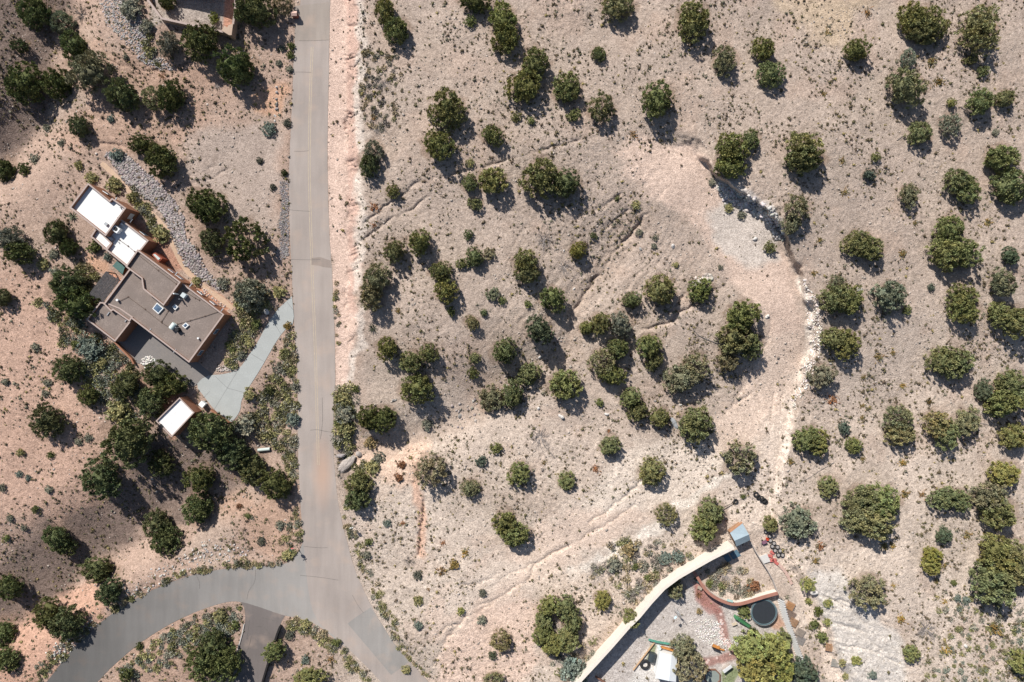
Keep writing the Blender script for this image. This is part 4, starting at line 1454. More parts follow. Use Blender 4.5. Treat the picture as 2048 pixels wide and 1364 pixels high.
FOL = {'J': (0.165, 0.185, 0.080), 'P': (0.250, 0.262, 0.112), 'O': (0.295, 0.280, 0.150), 'G': (0.265, 0.275, 0.185), 'B': (0.145, 0.178, 0.122),
       'L': (0.330, 0.330, 0.110), 'D': (0.24, 0.21, 0.19)}
WORD = {'J': 'dark green juniper', 'P': 'olive green juniper', 'O': 'loose olive pinyon', 'G': 'grey green juniper', 'B': 'blue green juniper', 'L': 'bright green tree'}
NAME = {'J': 'juniper_tree', 'P': 'juniper_tree', 'O': 'pinyon_tree', 'G': 'juniper_tree', 'B': 'juniper_tree', 'L': 'broadleaf_tree'}

g_ = np.random.default_rng(77)
ALL_LABELS = {}


def place_crown(px, py, zt_frac, h):
    """centre of a crown seen at px,py whose middle is zt_frac*h above its ground"""
    gx, gy = px, py
    for _ in range(3):
        z0 = float(zg(gx, gy)); zc = z0 + zt_frac * h
        x, y = XY(px, py, zc)
        gx = 1024 + x / (S * (H - z0) / H); gy = 682 - y / (S * (H - z0) / H)
    return x, y, z0


for n_, (f, ph) in enumerate(TREES):
    x, y, rx, ry, kd, hf = f
    r = S * (rx + ry) / 2
    left_side = x < 610
    h = max(.7, (1.12 * r + .75) * hf) if r > 1.3 else max(.6, 1.35 * r * hf)
    wx, wy, wz = place_crown(x, y, .5, h)
    if rx > 36 or ry > 36: pre = 'large '
    elif rx < 15: pre = 'small '
    else: pre = ''
    label = pre + WORD[kd] + ' ' + ph
    if len(label.split()) > 16: label = WORD[kd] + ' ' + ph
    ALL_LABELS.setdefault(label, 0); ALL_LABELS[label] += 1
    grp = 'trees west of the straight road' if left_side else ('trees in the walled yard' if (1330 < x < 1610 and y > 1170) else 'junipers and pinyons east of the road')
    e = empty(NAME[kd], (wx, wy, wz), label, 'tree', grp)
    if 'spiky' in ph or 'feathery' in ph: me = FEATH[n_ % 4]
    elif r < 1.35: me = SMALL[n_ % 6]
    elif kd in 'OG': me = LOOSE[n_ % 7]
    else: me = DENSE[n_ % 9]
    c = put('crown', me, e)
    asp = rx / ry
    rot = g_.uniform(0, 6.283) if .86 < asp < 1.16 else (0 if g_.random() < .5 else math.pi)
    k = 1.0
    if .86 < asp < 1.16:
        c.scale = (r * k, r * k, h)
    else:
        c.scale = (S * rx * k, S * ry * k, h)
    c.rotation_euler = (0, 0, rot)
    base = np.array(FOL[kd]) * g_.uniform(.86, 1.14) * np.array([g_.uniform(.92, 1.1), 1, g_.uniform(.85, 1.15)])
    if left_side: base = base * .92
    c.color = (*base, 1)
    tr = put('trunk', TRUNK[n_ % 4], e)
    tr.scale = (r * .95, r * .95, h); tr.rotation_euler = (0, 0, g_.uniform(0, 6.28))

# ------------------------------------------------------------------ scrub that can be told apart
def spiny_mesh(name, seed, n=46, flat_=.5, seg=.2):
    """a sprawling clump of jointed cactus stems"""
    g = np.random.default_rng(seed); mb = MB(); cols = []
    for k in range(n):
        a = g.uniform(0, 6.283); rr = abs(g.normal()) * .34; p = Vector((math.cos(a) * rr, math.sin(a) * rr, g.uniform(0, .12)))
        d = Vector((g.normal(), g.normal(), abs(g.normal()) * flat_ + .15)).normalized(); w = g.uniform(.035, .06); t_ = g.uniform(.6, 1.3)
        hue = g.uniform(-.25, .35)
        for s in range(int(g.integers(1, 4))):
            q = p + d * seg * g.uniform(.7, 1.3); n0 = len(mb.v); mb.cyl(p, q, w, w * .8, 5); cols += [(t_ * (1 + hue), t_, t_ * (1 - hue))] * (len(mb.v) - n0)
            p = q; d = (d + Vector(g.normal(size=3)) * .5).normalized(); d.z = abs(d.z)
    me = bpy.data.meshes.new(name); me.from_pydata([tuple(v) for v in mb.v], [], mb.f); me.update()
    set_attr_color(me, 'Col', np.array(cols)); me.materials.append(MATS['foliage'])
    return me


def yucca_mesh(name, seed, n=44):
    g = np.random.default_rng(seed); V = []; Cc = []
    for k in range(n):
        a = g.uniform(0, 6.283); el = g.uniform(.1, 1.3); d = np.array([math.cos(a) * math.cos(el), math.sin(a) * math.cos(el), math.sin(el)]); s = np.array([-math.sin(a), math.cos(a), 0]) * .045
        L_ = g.uniform(.7, 1.05); V += [-s, s, d * L_ * .6 + s * .8, d * L_, d * L_ * .6 - s * .8]; Cc += [np.ones(3) * g.uniform(.7, 1.3)] * 5
    me = bpy.data.meshes.new(name); me.from_pydata([tuple(v) for v in V], [], [tuple(range(5 * k, 5 * k + 5)) for k in range(n)]); me.update()
    set_attr_color(me, 'Col', np.array(Cc)); me.materials.append(MATS['foliage'])
    return me


CACT = [spiny_mesh('cactus_clump', 700 + i) for i in range(6)]
YUCC = [yucca_mesh('yucca', 720 + i) for i in range(2)]
SAGE = [crown_mesh('sage', 740 + i, 40, 26, .13, core=True, up=.3, cr=.24) for i in range(5)]
BUSH = [crown_mesh('bush', 760 + i, 40, 22, .13, cr=.2) for i in range(5)]
SH = {'S': ('sage_shrub', 'grey green sage shrub', 'shrub', SAGE, (0.29, 0.285, 0.215), .8), 'R': ('rabbitbrush', 'yellow green rabbitbrush', 'shrub', SAGE, (0.36, 0.335, 0.16), .8),
      'T': ('dead_shrub', 'leafless grey shrub', 'shrub', TWIG, (0.30, 0.265, 0.245), .75), 'K': ('cactus_clump', 'jointed cactus clump', 'cactus', CACT, (0.215, 0.17, 0.075), .7),
      'Y': ('yucca', 'spiky rosette plant', 'plant', YUCC, (0.14, 0.155, 0.10), .8), 'U': ('green_bush', 'small green bush', 'shrub', BUSH, (0.18, 0.20, 0.075), .95), 'L': ('green_bush', 'bright green bush', 'shrub', BUSH, (0.22, 0.24, 0.07), 1.0)}
SHRUB_N = {}
for n_, (f, ph) in enumerate(SHRUBS):
    x, y, r, kd = f
    nm, wd, cat, protos, colr, hr = SH[kd]
    r = r * S; h = max(.35, r * hr)
    wx, wy, wz = place_crown(x, y, .4, h)
    label = wd + ' ' + ph
    ALL_LABELS.setdefault(label, 0); ALL_LABELS[label] += 1
    o = put(nm, protos[n_ % len(protos)], None, (wx, wy, wz - .03))
    s_ = r * 1.05
    o.scale = (s_, s_, h * (1.1 if kd not in 'TKY' else 1.0) if kd not in 'TKY' else s_ * .9)
    o.rotation_euler = (0, 0, g_.uniform(0, 6.28))
    cc = np.array(colr) * g_.uniform(.85, 1.2)
    if 'red' in ph or 'rust' in ph: cc = np.array((.30, .155, .085)) * g_.uniform(.9, 1.2)
    elif 'golden' in ph: cc = np.array((.34, .25, .09))
    elif 'brown' in ph and kd == 'K': cc = np.array((.24, .16, .085))
    elif 'blue' in ph or 'mint' in ph or 'teal' in ph: cc = np.array((.225, .265, .22))
    elif 'straw' in ph: cc = np.array((.38, .30, .16))
    elif 'lime' in ph: cc = np.array((.33, .33, .12))
    elif 'dark' in ph or 'burnt' in ph or 'black' in ph: cc = cc * .5
    o.color = (*cc, 1)
    tag(o, label, cat, {'shrub': 'scrub that stands singly on the slopes', 'cactus': 'cactus clumps on the slopes', 'plant': 'rosette plants'}[cat])
for l_, c_ in ALL_LABELS.items():
    if c_ > 1: print('DUP LABEL', l_)
    if len(l_.split()) > 16: print('LONG LABEL', l_)

# ------------------------------------------------------------------ what nobody could count: bunch grass, stones, roadside brush
def fine(mask):
    return mask[sl_f]


def sample(m, x, y):
    i = np.clip(((x - FX0) / STEP).astype(int), 0, m.shape[1] - 1); j = np.clip(((y - FY0) / STEP).astype(int), 0, m.shape[0] - 1)
    return m[j, i]


hard_f = fine(hardm)
house_keep = fine(poly_mask([(135, 412), (176, 360), (262, 412), (300, 470), (372, 555), (470, 622), (380, 745), (300, 700), (220, 690), (165, 640), (205, 540)], 3))
garage_keep = fine(poly_mask([(312, 842), (360, 792), (410, 826), (345, 874)], 3))
path_f = fine(rib_mask(FP, 6, 2))
yard_f = fine(poly_mask(YARD, 3))
courty_f = fine(poly_mask([(296, -60), (470, -60), (468, 66), (322, 40)], 2))
pad_f = fine(poly_mask([(1240, 290), (1385, 290), (1440, 375), (1500, 410), (1560, 470), (1600, 560), (1616, 680), (1590, 760), (1540, 740), (1530, 630), (1450, 560), (1395, 450)], 16, 14, 171))
white_f = np.maximum(fine(poly_mask([(1600, 1130), (1700, 1140), (1760, 1205), (1830, 1300), (1840, 1400), (1690, 1400), (1640, 1280)], 8, 10, 172)), fine(rib_mask([(1490, 935), (1380, 1000), (1260, 1085), (1140, 1150)], 16, 8)))
trackf = fine(rib_mask([(1560, 760), (1430, 905), (1300, 985), (1150, 1068), (1000, 1150), (890, 1230)], 28, 12, 10, 173))
verge_f = fine(poly_mask([(652, -60), (716, -60), (714, 640), (700, 760), (668, 780), (662, 500)], 5))
graypad_f = fine(poly_mask([(395, 262), (545, 255), (566, 470), (520, 480), (440, 415)], 14, 12, 174))
bare = np.maximum.reduce([hard_f, house_keep, garage_keep, path_f])
keep0 = 1 - np.clip(bare * 2, 0, 1)
wav = fbm(PX[sl_f], PY[sl_f], 70, 3, 175)
left_f = smooth((610 - PX[sl_f]) / 40)
dens_grass = keep0 * np.clip(0.45 + 1.7 * wav + 0.30 * left_f, 0.06, 1) * (1 - .93 * pad_f) * (1 - .82 * white_f) * (1 - .75 * trackf) * (1 - .85 * verge_f) * (1 - .93 * yard_f) * (1 - courty_f) * (1 - .85 * graypad_f)
dense_lr = fine(poly_mask([(1860, 1150), (2108, 1100), (2108, 1424), (1780, 1424), (1840, 1300)], 30, 20, 176)); dens_grass = np.clip(dens_grass + .5 * dense_lr * keep0, 0, 1)
dense_ml = fine(poly_mask([(700, 1040), (830, 1040), (880, 1100), (990, 1130), (900, 1180), (800, 1300), (740, 1180)], 20, 16, 177)); dens_grass = np.clip(dens_grass + .35 * dense_ml * keep0, 0, 1)
dense_bk = fine(poly_mask([(724, 100), (830, 100), (830, 240), (740, 260)], 16, 14, 178)); dens_grass = np.clip(dens_grass + .3 * dense_bk * keep0, 0, 1)


def scatter(n, dens, seed):
    g = np.random.default_rng(seed)
    x = g.uniform(FX0, FX1, n); y = g.uniform(FY0, FY1, n)
    k = g.random(n) < sample(dens, x, y)
    return x[k], y[k]


def w3(x, y, dz=0.0):
    z = zg(x, y); X, Y = XY(x, y, z)
    return np.stack([X, Y, z + dz], -1)


OCT = np.array([(1, 0, 0), (0, 1, 0), (-1, 0, 0), (0, -1, 0), (0, 0, 1), (.6, .6, .55), (-.6, .5, .6), (-.5, -.65, .5), (.6, -.55, .6), (0, 0, -1)])
OCF = np.array([(0, 5, 8), (0, 1, 5), (1, 6, 5), (1, 2, 6), (2, 7, 6), (2, 3, 7), (3, 8, 7), (3, 0, 8), (4, 8, 5), (4, 5, 6), (4, 6, 7), (4, 7, 8), (9, 1, 0), (9, 2, 1), (9, 3, 2), (9, 0, 3)])


def blob_geo(x, y, size, g, flat_):
    n = len(x); v = OCT[None] * g.uniform(.75, 1.25, (n, 10, 1)) * [1, 1, flat_] * size[:, None, None] + w3(x, y)[:, None, :]
    v[..., 2] += size[:, None] * .2
    return v.reshape(-1, 3), (OCF[None] + (np.arange(n) * 10)[:, None, None]).reshape(-1, 3)


def tuft_cloud(name, x, y, size, cols, seed, blades=9, blob=0.0):
    g = np.random.default_rng(seed); n = len(x); b = blades
    base = w3(x, y)[:, None, :]
    a = g.uniform(0, 6.283, (n, b)); el = g.uniform(.45, 1.45, (n, b)); L_ = size[:, None] * g.uniform(.7, 1.25, (n, b))
    d = np.stack([np.cos(a) * np.cos(el), np.sin(a) * np.cos(el), np.sin(el)], -1) * L_[..., None]
    s = np.stack([-np.sin(a), np.cos(a), 0 * a], -1) * (size[:, None, None] * .22)
    off = np.stack([g.normal(size=(n, b)), g.normal(size=(n, b)), 0 * a], -1) * (size[:, None, None] * .34)
    v = np.stack([base + off - s, base + off + s, base + off + d + s * .3, base + off + d - s * .3], 2)
    v[..., 2] -= 0.02 * (np.arange(4) < 2)
    c = np.repeat((cols[:, None, :] * g.uniform(.75, 1.25, (n, b, 1))).reshape(-1, 3), 4, 0)
    V = v.reshape(-1, 3); F = np.arange(len(V)).reshape(-1, 4); T = None
    if blob:
        cv, T = blob_geo(x, y, size * blob, g, .9); T = T + len(V)
        V = np.concatenate([V, cv]); c = np.concatenate([c, np.repeat(cols, 10, 0)])
    me = mesh_np(name, V, F, T); set_attr_color(me, 'Col', c); me.materials.append(MATS['grass'])
    o = put(name, me); tag(o, kind='stuff'); return o


attr_mat('grass', .85, .1)
attr_mat('stone', .9, .1)
gx, gy = scatter(62000, dens_grass, 21)
n = len(gx); g3 = np.random.default_rng(31)
pal = np.array([(0.120, 0.095, 0.062), (0.155, 0.128, 0.078), (0.130, 0.115, 0.062), (0.27, 0.22, 0.10), (0.18, 0.165, 0.12), (0.135, 0.10, 0.072)])
gc = pal[g3.choice(len(pal), n, p=[.30, .2, .2, .09, .13, .08])]
gs = np.clip(g3.lognormal(-1.68, .42, n), .09, .46)
tuft_cloud('grass_tufts', gx, gy, gs, gc, 33, blades=8, blob=.62)
# straw coloured dry grass in patches
straw = np.clip(fbm(PX[sl_f], PY[sl_f], 60, 3, 181) * 2.4 - .35, 0, 1) * keep0 * (1 - pad_f) * (1 - yard_f) * (1 - .8 * verge_f) * (1 - courty_f)
for q in ([(1560, 0), (1720, 0), (1700, 70), (1600, 70)], [(1630, 1000), (1700, 1000), (1690, 1080), (1640, 1060)]):
    straw = np.clip(straw + .8 * fine(poly_mask(q, 14, 14, 182)), 0, 1)
sx_, sy_ = scatter(26000, straw * .55, 22)
n = len(sx_); sc = np.array((0.36, 0.285, 0.17)) * g3.uniform(.75, 1.2, (n, 1))
tuft_cloud('dry_grass', sx_, sy_, g3.uniform(.1, .24, n), sc, 34, blades=7)


def stone_cloud(name, x, y, size, cols, seed, sink=.3, flat_=.7):
    g = np.random.default_rng(seed); n = len(x)
    oct_ = np.array([(1, 0, 0), (0, 1, 0), (-1, 0, 0), (0, -1, 0), (0, 0, 1), (.6, .6, .55), (-.6, .5, .6), (-.5, -.65, .5), (.6, -.55, .6), (0, 0, -1)])
    from itertools import combinations
    faces = np.array([(0, 5, 8), (0, 1, 5), (1, 6, 5), (1, 2, 6), (2, 7, 6), (2, 3, 7), (3, 8, 7), (3, 0, 8), (4, 8, 5), (4, 5, 6), (4, 6, 7), (4, 7, 8), (9, 1, 0), (9, 2, 1), (9, 3, 2), (9, 0, 3)])
    v = oct_[None] * g.uniform(.72, 1.28, (n, 10, 1)) * np.stack([g.uniform(.7, 1.3, n), g.uniform(.7, 1.3, n), g.uniform(.7, 1.1, n) * flat_], -1)[:, None, :]
    a = g.uniform(0, 6.283, n); ca_, sa_ = np.cos(a)[:, None], np.sin(a)[:, None]
    vx = v[..., 0] * ca_ - v[..., 1] * sa_; vy = v[..., 0] * sa_ + v[..., 1] * ca_
    v = np.stack([vx, vy, v[..., 2]], -1) * size[:, None, None] + w3(x, y)[:, None, :]
    v[..., 2] += (size * flat_ * (1 - 2 * sink))[:, None] * .5
    F = (faces[None] + (np.arange(n) * 10)[:, None, None]).reshape(-1, 3)
    me = mesh_np(name, v.reshape(-1, 3), None, F); set_attr_color(me, 'Col', np.repeat(cols, 10, 0)); me.materials.append(MATS['stone'])
    o = put(name, me); tag(o, kind='stuff'); return o


rocky = np.clip(.42 + 1.0 * fbm(PX[sl_f], PY[sl_f], 90, 3, 191), .08, 1) * keep0 * (1 - .85 * pad_f) * (1 - .7 * yard_f) * (1 - .85 * verge_f) * (1 - .5 * left_f) * (1 - courty_f)
for q in ([(1030, 480), (1290, 440), (1420, 560), (1300, 700), (1160, 720), (1040, 640)], [(850, 840), (960, 780), (1120, 660), (1160, 700), (1010, 800), (880, 880)], [(1470, 640), (1620, 640), (1580, 800), (1480, 820)],
          [(1130, 900), (1380, 880), (1460, 930), (1300, 990)], [(-60, -60), (120, -60), (95, 180), (20, 310), (-60, 340)]):
    rocky = np.clip(rocky + .45 * fine(poly_mask(q, 24, 20, 192)) * keep0, 0, 1)
tx, ty = scatter(95000, rocky, 23)
n = len(tx); tone = g3.uniform(.40, 1.35, (n, 1)) * np.array([(0.37, 0.32, 0.28)])
stone_cloud('scattered_stones', tx, ty, np.clip(g3.lognormal(-2.6, .45, n), .04, .32), np.clip(tone, .05, .75), 41)


def rocks_in(name, poly, n, lo, hi, base, seed, soft=4, dens=1.0, lighten=.35):
    m = fine(poly_mask(poly, soft, 5, seed)) * dens
    p = np.asarray(poly); g = np.random.default_rng(seed)
    x = g.uniform(p[:, 0].min(), p[:, 0].max(), n * 4); y = g.uniform(p[:, 1].min(), p[:, 1].max(), n * 4)
    k = g.random(len(x)) < sample(m, x, y); x, y = x[k][:n], y[k][:n]
    c = np.array(base) * g.uniform(1 - lighten, 1 + lighten, (len(x), 1)) * g.uniform(.94, 1.06, (len(x), 3))
    return stone_cloud(name, x, y, g.uniform(lo, hi, len(x)), np.clip(c, .03, .78), seed, sink=.2)


RIP = [(206, 306), (240, 304), (268, 322), (300, 352), (330, 380), (352, 404), (362, 430), (372, 470), (398, 510), (420, 545), (452, 572), (440, 580), (404, 556), (372, 524), (352, 480), (338, 448), (312, 416), (276, 388), (250, 362), (226, 336)]
rocks_in('riprap_rocks', RIP, 5200, .13, .26, (0.30, 0.262, 0.25), 51)
rocks_in('pale_rocks', [(190, -20), (250, -20), (290, 60), (310, 110), (345, 130), (350, 142), (318, 138), (282, 120), (245, 80), (215, 50)], 1500, .07, .2, (0.32, 0.295, 0.285), 52)
rocks_in('dark_gravel', [(560, 362), (574, 362), (577, 480), (578, 520), (560, 522), (546, 508), (556, 490)], 1500, .05, .13, (0.26, 0.235, 0.23), 53)
rocks_in('verge_rocks', [(236, 1170), (300, 1140), (350, 1115), (420, 1080), (500, 1100), (500, 1122), (420, 1130), (340, 1160), (270, 1200), (240, 1196)], 620, .07, .22, (0.42, 0.39, 0.36), 54, dens=.3)
rocks_in('verge_rocks', [(92, 1310), (150, 1260), (186, 1236), (196, 1246), (150, 1290), (112, 1330)], 260, .08, .2, (0.52, 0.48, 0.44), 55, dens=.6)
rocks_in('court_rocks', [(282, 716), (300, 710), (312, 726), (300, 738), (286, 734)], 120, .1, .22, (0.55, 0.52, 0.48), 56)
rocks_in('bed_rocks', [(424, 742), (470, 738), (480, 690), (470, 660), (458, 690), (456, 724), (430, 734)], 420, .07, .2, (0.48, 0.42, 0.38), 57, dens=.8)
rocks_in('path_rocks', [(330, 530), (360, 552), (400, 566), (440, 600), (470, 630), (440, 612), (390, 574), (350, 552)], 420, .07, .18, (0.46, 0.38, 0.34), 58, dens=.8)
rocks_in('yard_pebbles', [(1380, 1240), (1440, 1236), (1446, 1280), (1500, 1262), (1492, 1300), (1440, 1300), (1400, 1270)], 900, .06, .14, (0.60, 0.56, 0.52), 59, dens=.6)
rocks_in('cliff_rubble', [(1436, 362), (1500, 394), (1550, 424), (1572, 470), (1556, 480), (1534, 448), (1490, 424), (1440, 388)], 700, .08, .42, (0.50, 0.47, 0.44), 60, dens=.75)
rocks_in('gully_rubble', [(820, 872), (870, 840), (930, 800), (1000, 760), (1060, 720), (1130, 650), (1150, 680), (1040, 770), (960, 826), (880, 880)], 620, .06, .3, (0.30, 0.26, 0.235), 61, dens=.35, soft=14)
rocks_in('gully_rubble', [(1385, 555), (1420, 548), (1428, 560), (1404, 575), (1386, 572)], 160, .12, .38, (0.40, 0.35, 0.31), 62, dens=.8)
rocks_in('cut_rubble', [(1606, 560), (1640, 600), (1644, 690), (1618, 760), (1590, 820), (1580, 800), (1604, 740), (1620, 680), (1610, 600)], 900, .06, .2, (0.62, 0.56, 0.51), 63, dens=.6)


# low brush that reads as one mass
def brush(name, polys, n, rlo, rhi, pal_, seed, soft=4):
    m = np.maximum.reduce([fine(poly_mask(p, soft, 5, seed + i)) for i, p in enumerate(polys)]) * (1 - np.clip(hard_f * 3, 0, 1)) * (1 - house_keep)
    allp = np.concatenate([np.asarray(p) for p in polys]); g = np.random.default_rng(seed)
    x = g.uniform(allp[:, 0].min(), allp[:, 0].max(), n * 30); y = g.uniform(allp[:, 1].min(), allp[:, 1].max(), n * 30)
    k = g.random(len(x)) < sample(m, x, y); x, y = x[k][:n], y[k][:n]; n = len(x)
    r = g.uniform(rlo, rhi, n) * S; nl = 130
    c0 = np.array(pal_)[g.integers(0, len(pal_), n)] * g.uniform(.75, 1.2, (n, 1))
    d = unit(g.normal(size=(n, nl, 3)) * [1, 1, .8]); d[..., 2] = np.abs(d[..., 2])
    p = d * (r[:, None, None] * g.uniform(.45, 1.05, (n, nl, 1))) * [1, 1, .85]
    lump_ = np.sin(d[..., :1] * 5 + g.uniform(0, 6, (n, 1, 1))) * np.cos(d[..., 1:2] * 5 + g.uniform(0, 6, (n, 1, 1)))
    p = p * (1 + .22 * lump_)
    dr = unit(d + g.normal(size=d.shape) * .5 + [0, 0, .3]); sd = unit(np.cross(dr, g.normal(size=d.shape)))
    L_ = np.clip(r[:, None, None] * .30, .07, .2) * g.uniform(.7, 1.3, (n, nl, 1)); P_ = w3(x, y)[:, None, :] + p
    v = np.stack([P_ - dr * L_ * .5, P_ + sd * L_ * .45, P_ + dr * L_ * .7, P_ - sd * L_ * .45], 2)
    c = np.repeat((c0[:, None, :] * g.uniform(.7, 1.3, (n, nl, 1)) * (1 + .25 * lump_)).reshape(-1, 3), 4, 0)
    V = v.reshape(-1, 3)
    me = mesh_np(name, V, np.arange(len(V)).reshape(-1, 4)); set_attr_color(me, 'Col', np.clip(c, .01, .6)); me.materials.append(MATS['grass'])
    o = put(name, me); tag(o, kind='stuff'); return o


GREY, YEL, OLV, DRK, BLU, STR = (0.285, 0.275, 0.215), (0.36, 0.335, 0.155), (0.235, 0.23, 0.105), (0.14, 0.14, 0.08), (0.225, 0.25, 0.20), (0.42, 0.34, 0.21)
brush('roadside_brush', [[(588, 650), (594, 690), (598, 760), (596, 880), (600, 960), (580, 960), (560, 900), (524, 880), (504, 862), (498, 838), (516, 800), (536, 770), (558, 715), (575, 672)]], 250, 3.5, 10, [GREY, YEL, OLV, STR, GREY, YEL, DRK], 71)
brush('drive_brush', [[(470, 560), (520, 560), (545, 604), (528, 628), (503, 668), (486, 702), (472, 728), (462, 738), (452, 700), (476, 650), (470, 620)]], 135, 5, 11, [GREY, OLV, STR, GREY, OLV, YEL], 72)
brush('slope_brush', [[(150, 640), (200, 660), (245, 720), (275, 770), (290, 820), (270, 840), (220, 830), (180, 790), (160, 720)], [(60, 590), (150, 640), (160, 690), (130, 690)]], 180, 5, 12, [BLU, OLV, GREY, DRK, YEL, BLU], 73)
brush('roadside_brush', [[(120, 1318), (185, 1262), (250, 1216), (330, 1172), (400, 1148), (470, 1138), (540, 1134), (584, 1122), (596, 1100), (560, 1112), (480, 1122), (400, 1132), (320, 1158), (240, 1200), (170, 1250), (100, 1310)],
                         [(50, 1400), (130, 1306), (100, 1300), (40, 1370)], [(594, 1000), (606, 1076), (590, 1100), (560, 1090), (576, 1040)]], 190, 2.5, 7, [OLV, GREY, YEL, STR, DRK], 74)
brush('triangle_brush', [[(480, 1212), (486, 1250), (470, 1290), (420, 1262), (340, 1330), (230, 1364), (240, 1336), (300, 1286), (360, 1246), (420, 1222)]], 165, 3.5, 9, [GREY, OLV, YEL, GREY, BLU], 75)
brush('triangle_brush', [[(566, 1236), (610, 1240), (650, 1262), (700, 1312), (740, 1362), (720, 1362), (680, 1318), (640, 1284), (600, 1262), (572, 1252)]], 110, 3, 7, [YEL, OLV, GREY, STR], 76)
brush('wash_brush', [[(672, 780), (700, 770), (716, 820), (700, 900), (740, 930), (730, 962), (690, 912), (668, 900)]], 90, 5, 12, [OLV, GREY, YEL, OLV], 77)
brush('scrub_patch', [[(1180, 1100), (1260, 1080), (1340, 1090), (1390, 1100), (1330, 1160), (1280, 1210), (1230, 1190), (1190, 1160)], [(1110, 1290), (1180, 1280), (1190, 1320), (1130, 1360), (1100, 1340)]], 130, 4, 10, [GREY, GREY, STR, OLV, (0.26, 0.225, 0.195)], 78, soft=14)
brush('verge_brush', [[(690, 1000), (702, 1040), (724, 1110), (760, 1180), (800, 1270), (850, 1340), (868, 1364), (850, 1364), (790, 1280), (748, 1200), (712, 1120), (690, 1050)], [(660, 560), (672, 560), (676, 680), (668, 680)]], 150, 2.5, 6, [OLV, YEL, STR, GREY], 79)
brush('rock_brush', [[(296, 60), (320, 130), (300, 130), (282, 80)], [(258, 380), (272, 372), (300, 420), (330, 470), (322, 480), (290, 440)], [(216, 470), (230, 500), (216, 510), (186, 494), (176, 470)]], 70, 4, 8, [OLV, YEL, GREY], 80)
brush('crest_brush', [[(724, 90), (790, 100), (812, 180), (790, 250), (745, 265), (720, 180)]], 110, 2.5, 6.5, [GREY, OLV, (0.25, 0.22, 0.2), STR], 81, soft=12)
brush('corner_brush', [[(1900, 1190), (2060, 1230), (2060, 1400), (1830, 1400), (1880, 1300)]], 190, 2.5, 7, [BLU, OLV, GREY, OLV], 82, soft=26)
brush('court_brush', [[(200, 660), (236, 690), (270, 728), (290, 760), (276, 770), (246, 730), (210, 690)], [(130, 560), (170, 520), (200, 560), (180, 600), (150, 640)]], 120, 4, 9, [OLV, YEL, DRK, GREY, STR], 83)
brush('bed_brush', [[(1400, 1150), (1460, 1120), (1500, 1160), (1520, 1190), (1470, 1196), (1420, 1180)]], 60, 3, 9, [GREY, STR, (0.28, 0.22, 0.16), GREY], 84)

# ------------------------------------------------------------------ buildings
m_stucco = mat('terracotta_stucco', alb(180, 126, 98), var=.08, scale=.8, bump=.15)
m_cap = mat('parapet_cap', alb(198, 178, 168), var=.06)
m_gravel_roof = mat('gravel_roof', alb(156, 141, 132), var=.16, scale=.5)
m_white_roof = mat('white_roof_coating', (.74, .73, .71), var=.09, scale=.35, rough=.6)
m_white = mat('white_enamel', (.78, .78, .76), var=.05, rough=.5)
m_black = mat('black_metal', (.02, .02, .022), var=.15, rough=.6)
m_grey_metal = mat('grey_metal', (.38, .39, .40), var=.1, rough=.45, metal=.3)
m_glass = mat('skylight_dome', (.10, .15, .22), var=.12, rough=.12, spec=.6, scale=1.2)


def block(root, px, ztop, roof_m, t_=.19, dpar=.45, wall_m=None, cap_m=None, zb=-.4):
    p = xy_poly(px, ztop)
    w = MB().ring(p, inset(p, t_), zb, ztop - .06).build('wall', wall_m or m_stucco, root)
    MB().ring(inset(p, -.025), inset(p, t_ + .025), ztop - .06, ztop).build('parapet', cap_m or m_cap, root)
    q = inset(p, t_ * .5)
    MB().add([(a, b, ztop - dpar) for a, b in q], [tuple(range(len(q)))]).build('roof', roof_m, root)
    return w


def px_box(mb, px, py, z0, z1, sx, sy, rz, at=None):
    x, y = XY(px, py, z1 if at is None else at)
    return mb.box((x, y, (z0 + z1) / 2), (sx, sy, z1 - z0), rz)


RZ = R(-37)     # the house stands turned this way
hb = G(300, 560); hb.z = 0
house = empty('adobe_house', hb, 'long flat roofed adobe house, brown gravel roof joined to a white roofed wing', 'house')
block(house, [(176, 366), (219, 401), (224, 396), (252, 416), (211, 472), (139, 415)], 4.4, m_white_roof, dpar=.62)
block(house, [(243, 439), (297, 481), (270, 515), (262, 542), (253, 533), (212, 500), (221, 487), (196, 462), (222, 428)], 3.5, m_white_roof, dpar=.5)
block(house, [(190, 459), (181, 473), (212, 500), (230, 478), (205, 452)], 3.15, m_white_roof, dpar=.5)
block(house, [(275, 499), (361, 564), (327, 611), (286, 578), (283, 557), (256, 537), (251, 533)], 4.3, m_gravel_roof, dpar=.45)
block(house, [(258, 539), (207, 608), (222, 623), (226, 620), (259, 643), (263, 637), (378, 725), (448, 629), (366, 567), (330, 560), (300, 545), (276, 530)], 3.3, m_gravel_roof, dpar=.42)
block(house, [(200, 604), (173, 639), (230, 683), (260, 645), (266, 634), (240, 616), (215, 606)], 3.0, m_gravel_roof, dpar=.42)


def skylight(pxs, z):
    p = xy_poly(pxs, z + .3); q = inset(p, .12)
    f = MB().ring(p, q, z - .02, z + .3).build('skylight', m_white, house)
    c = Vector((sum(a for a, b in q) / 4, sum(b for a, b in q) / 4, z + .42))
    MB().add([(a, b, z + .28) for a, b in q] + [tuple(c)], [(0, 1, 4), (1, 2, 4), (2, 3, 4), (3, 0, 4)]).build('pane', m_glass, f)


ZE = 3.3 - .42
skylight([(313.9, 605.3), (327, 616.5), (316.5, 627.8), (304.6, 617.2)], ZE)
skylight([(350, 608), (356, 614), (350, 620), (344, 614)], ZE)
skylight([(371, 645), (377.5, 650.5), (370.5, 657), (364, 651.5)], ZE)
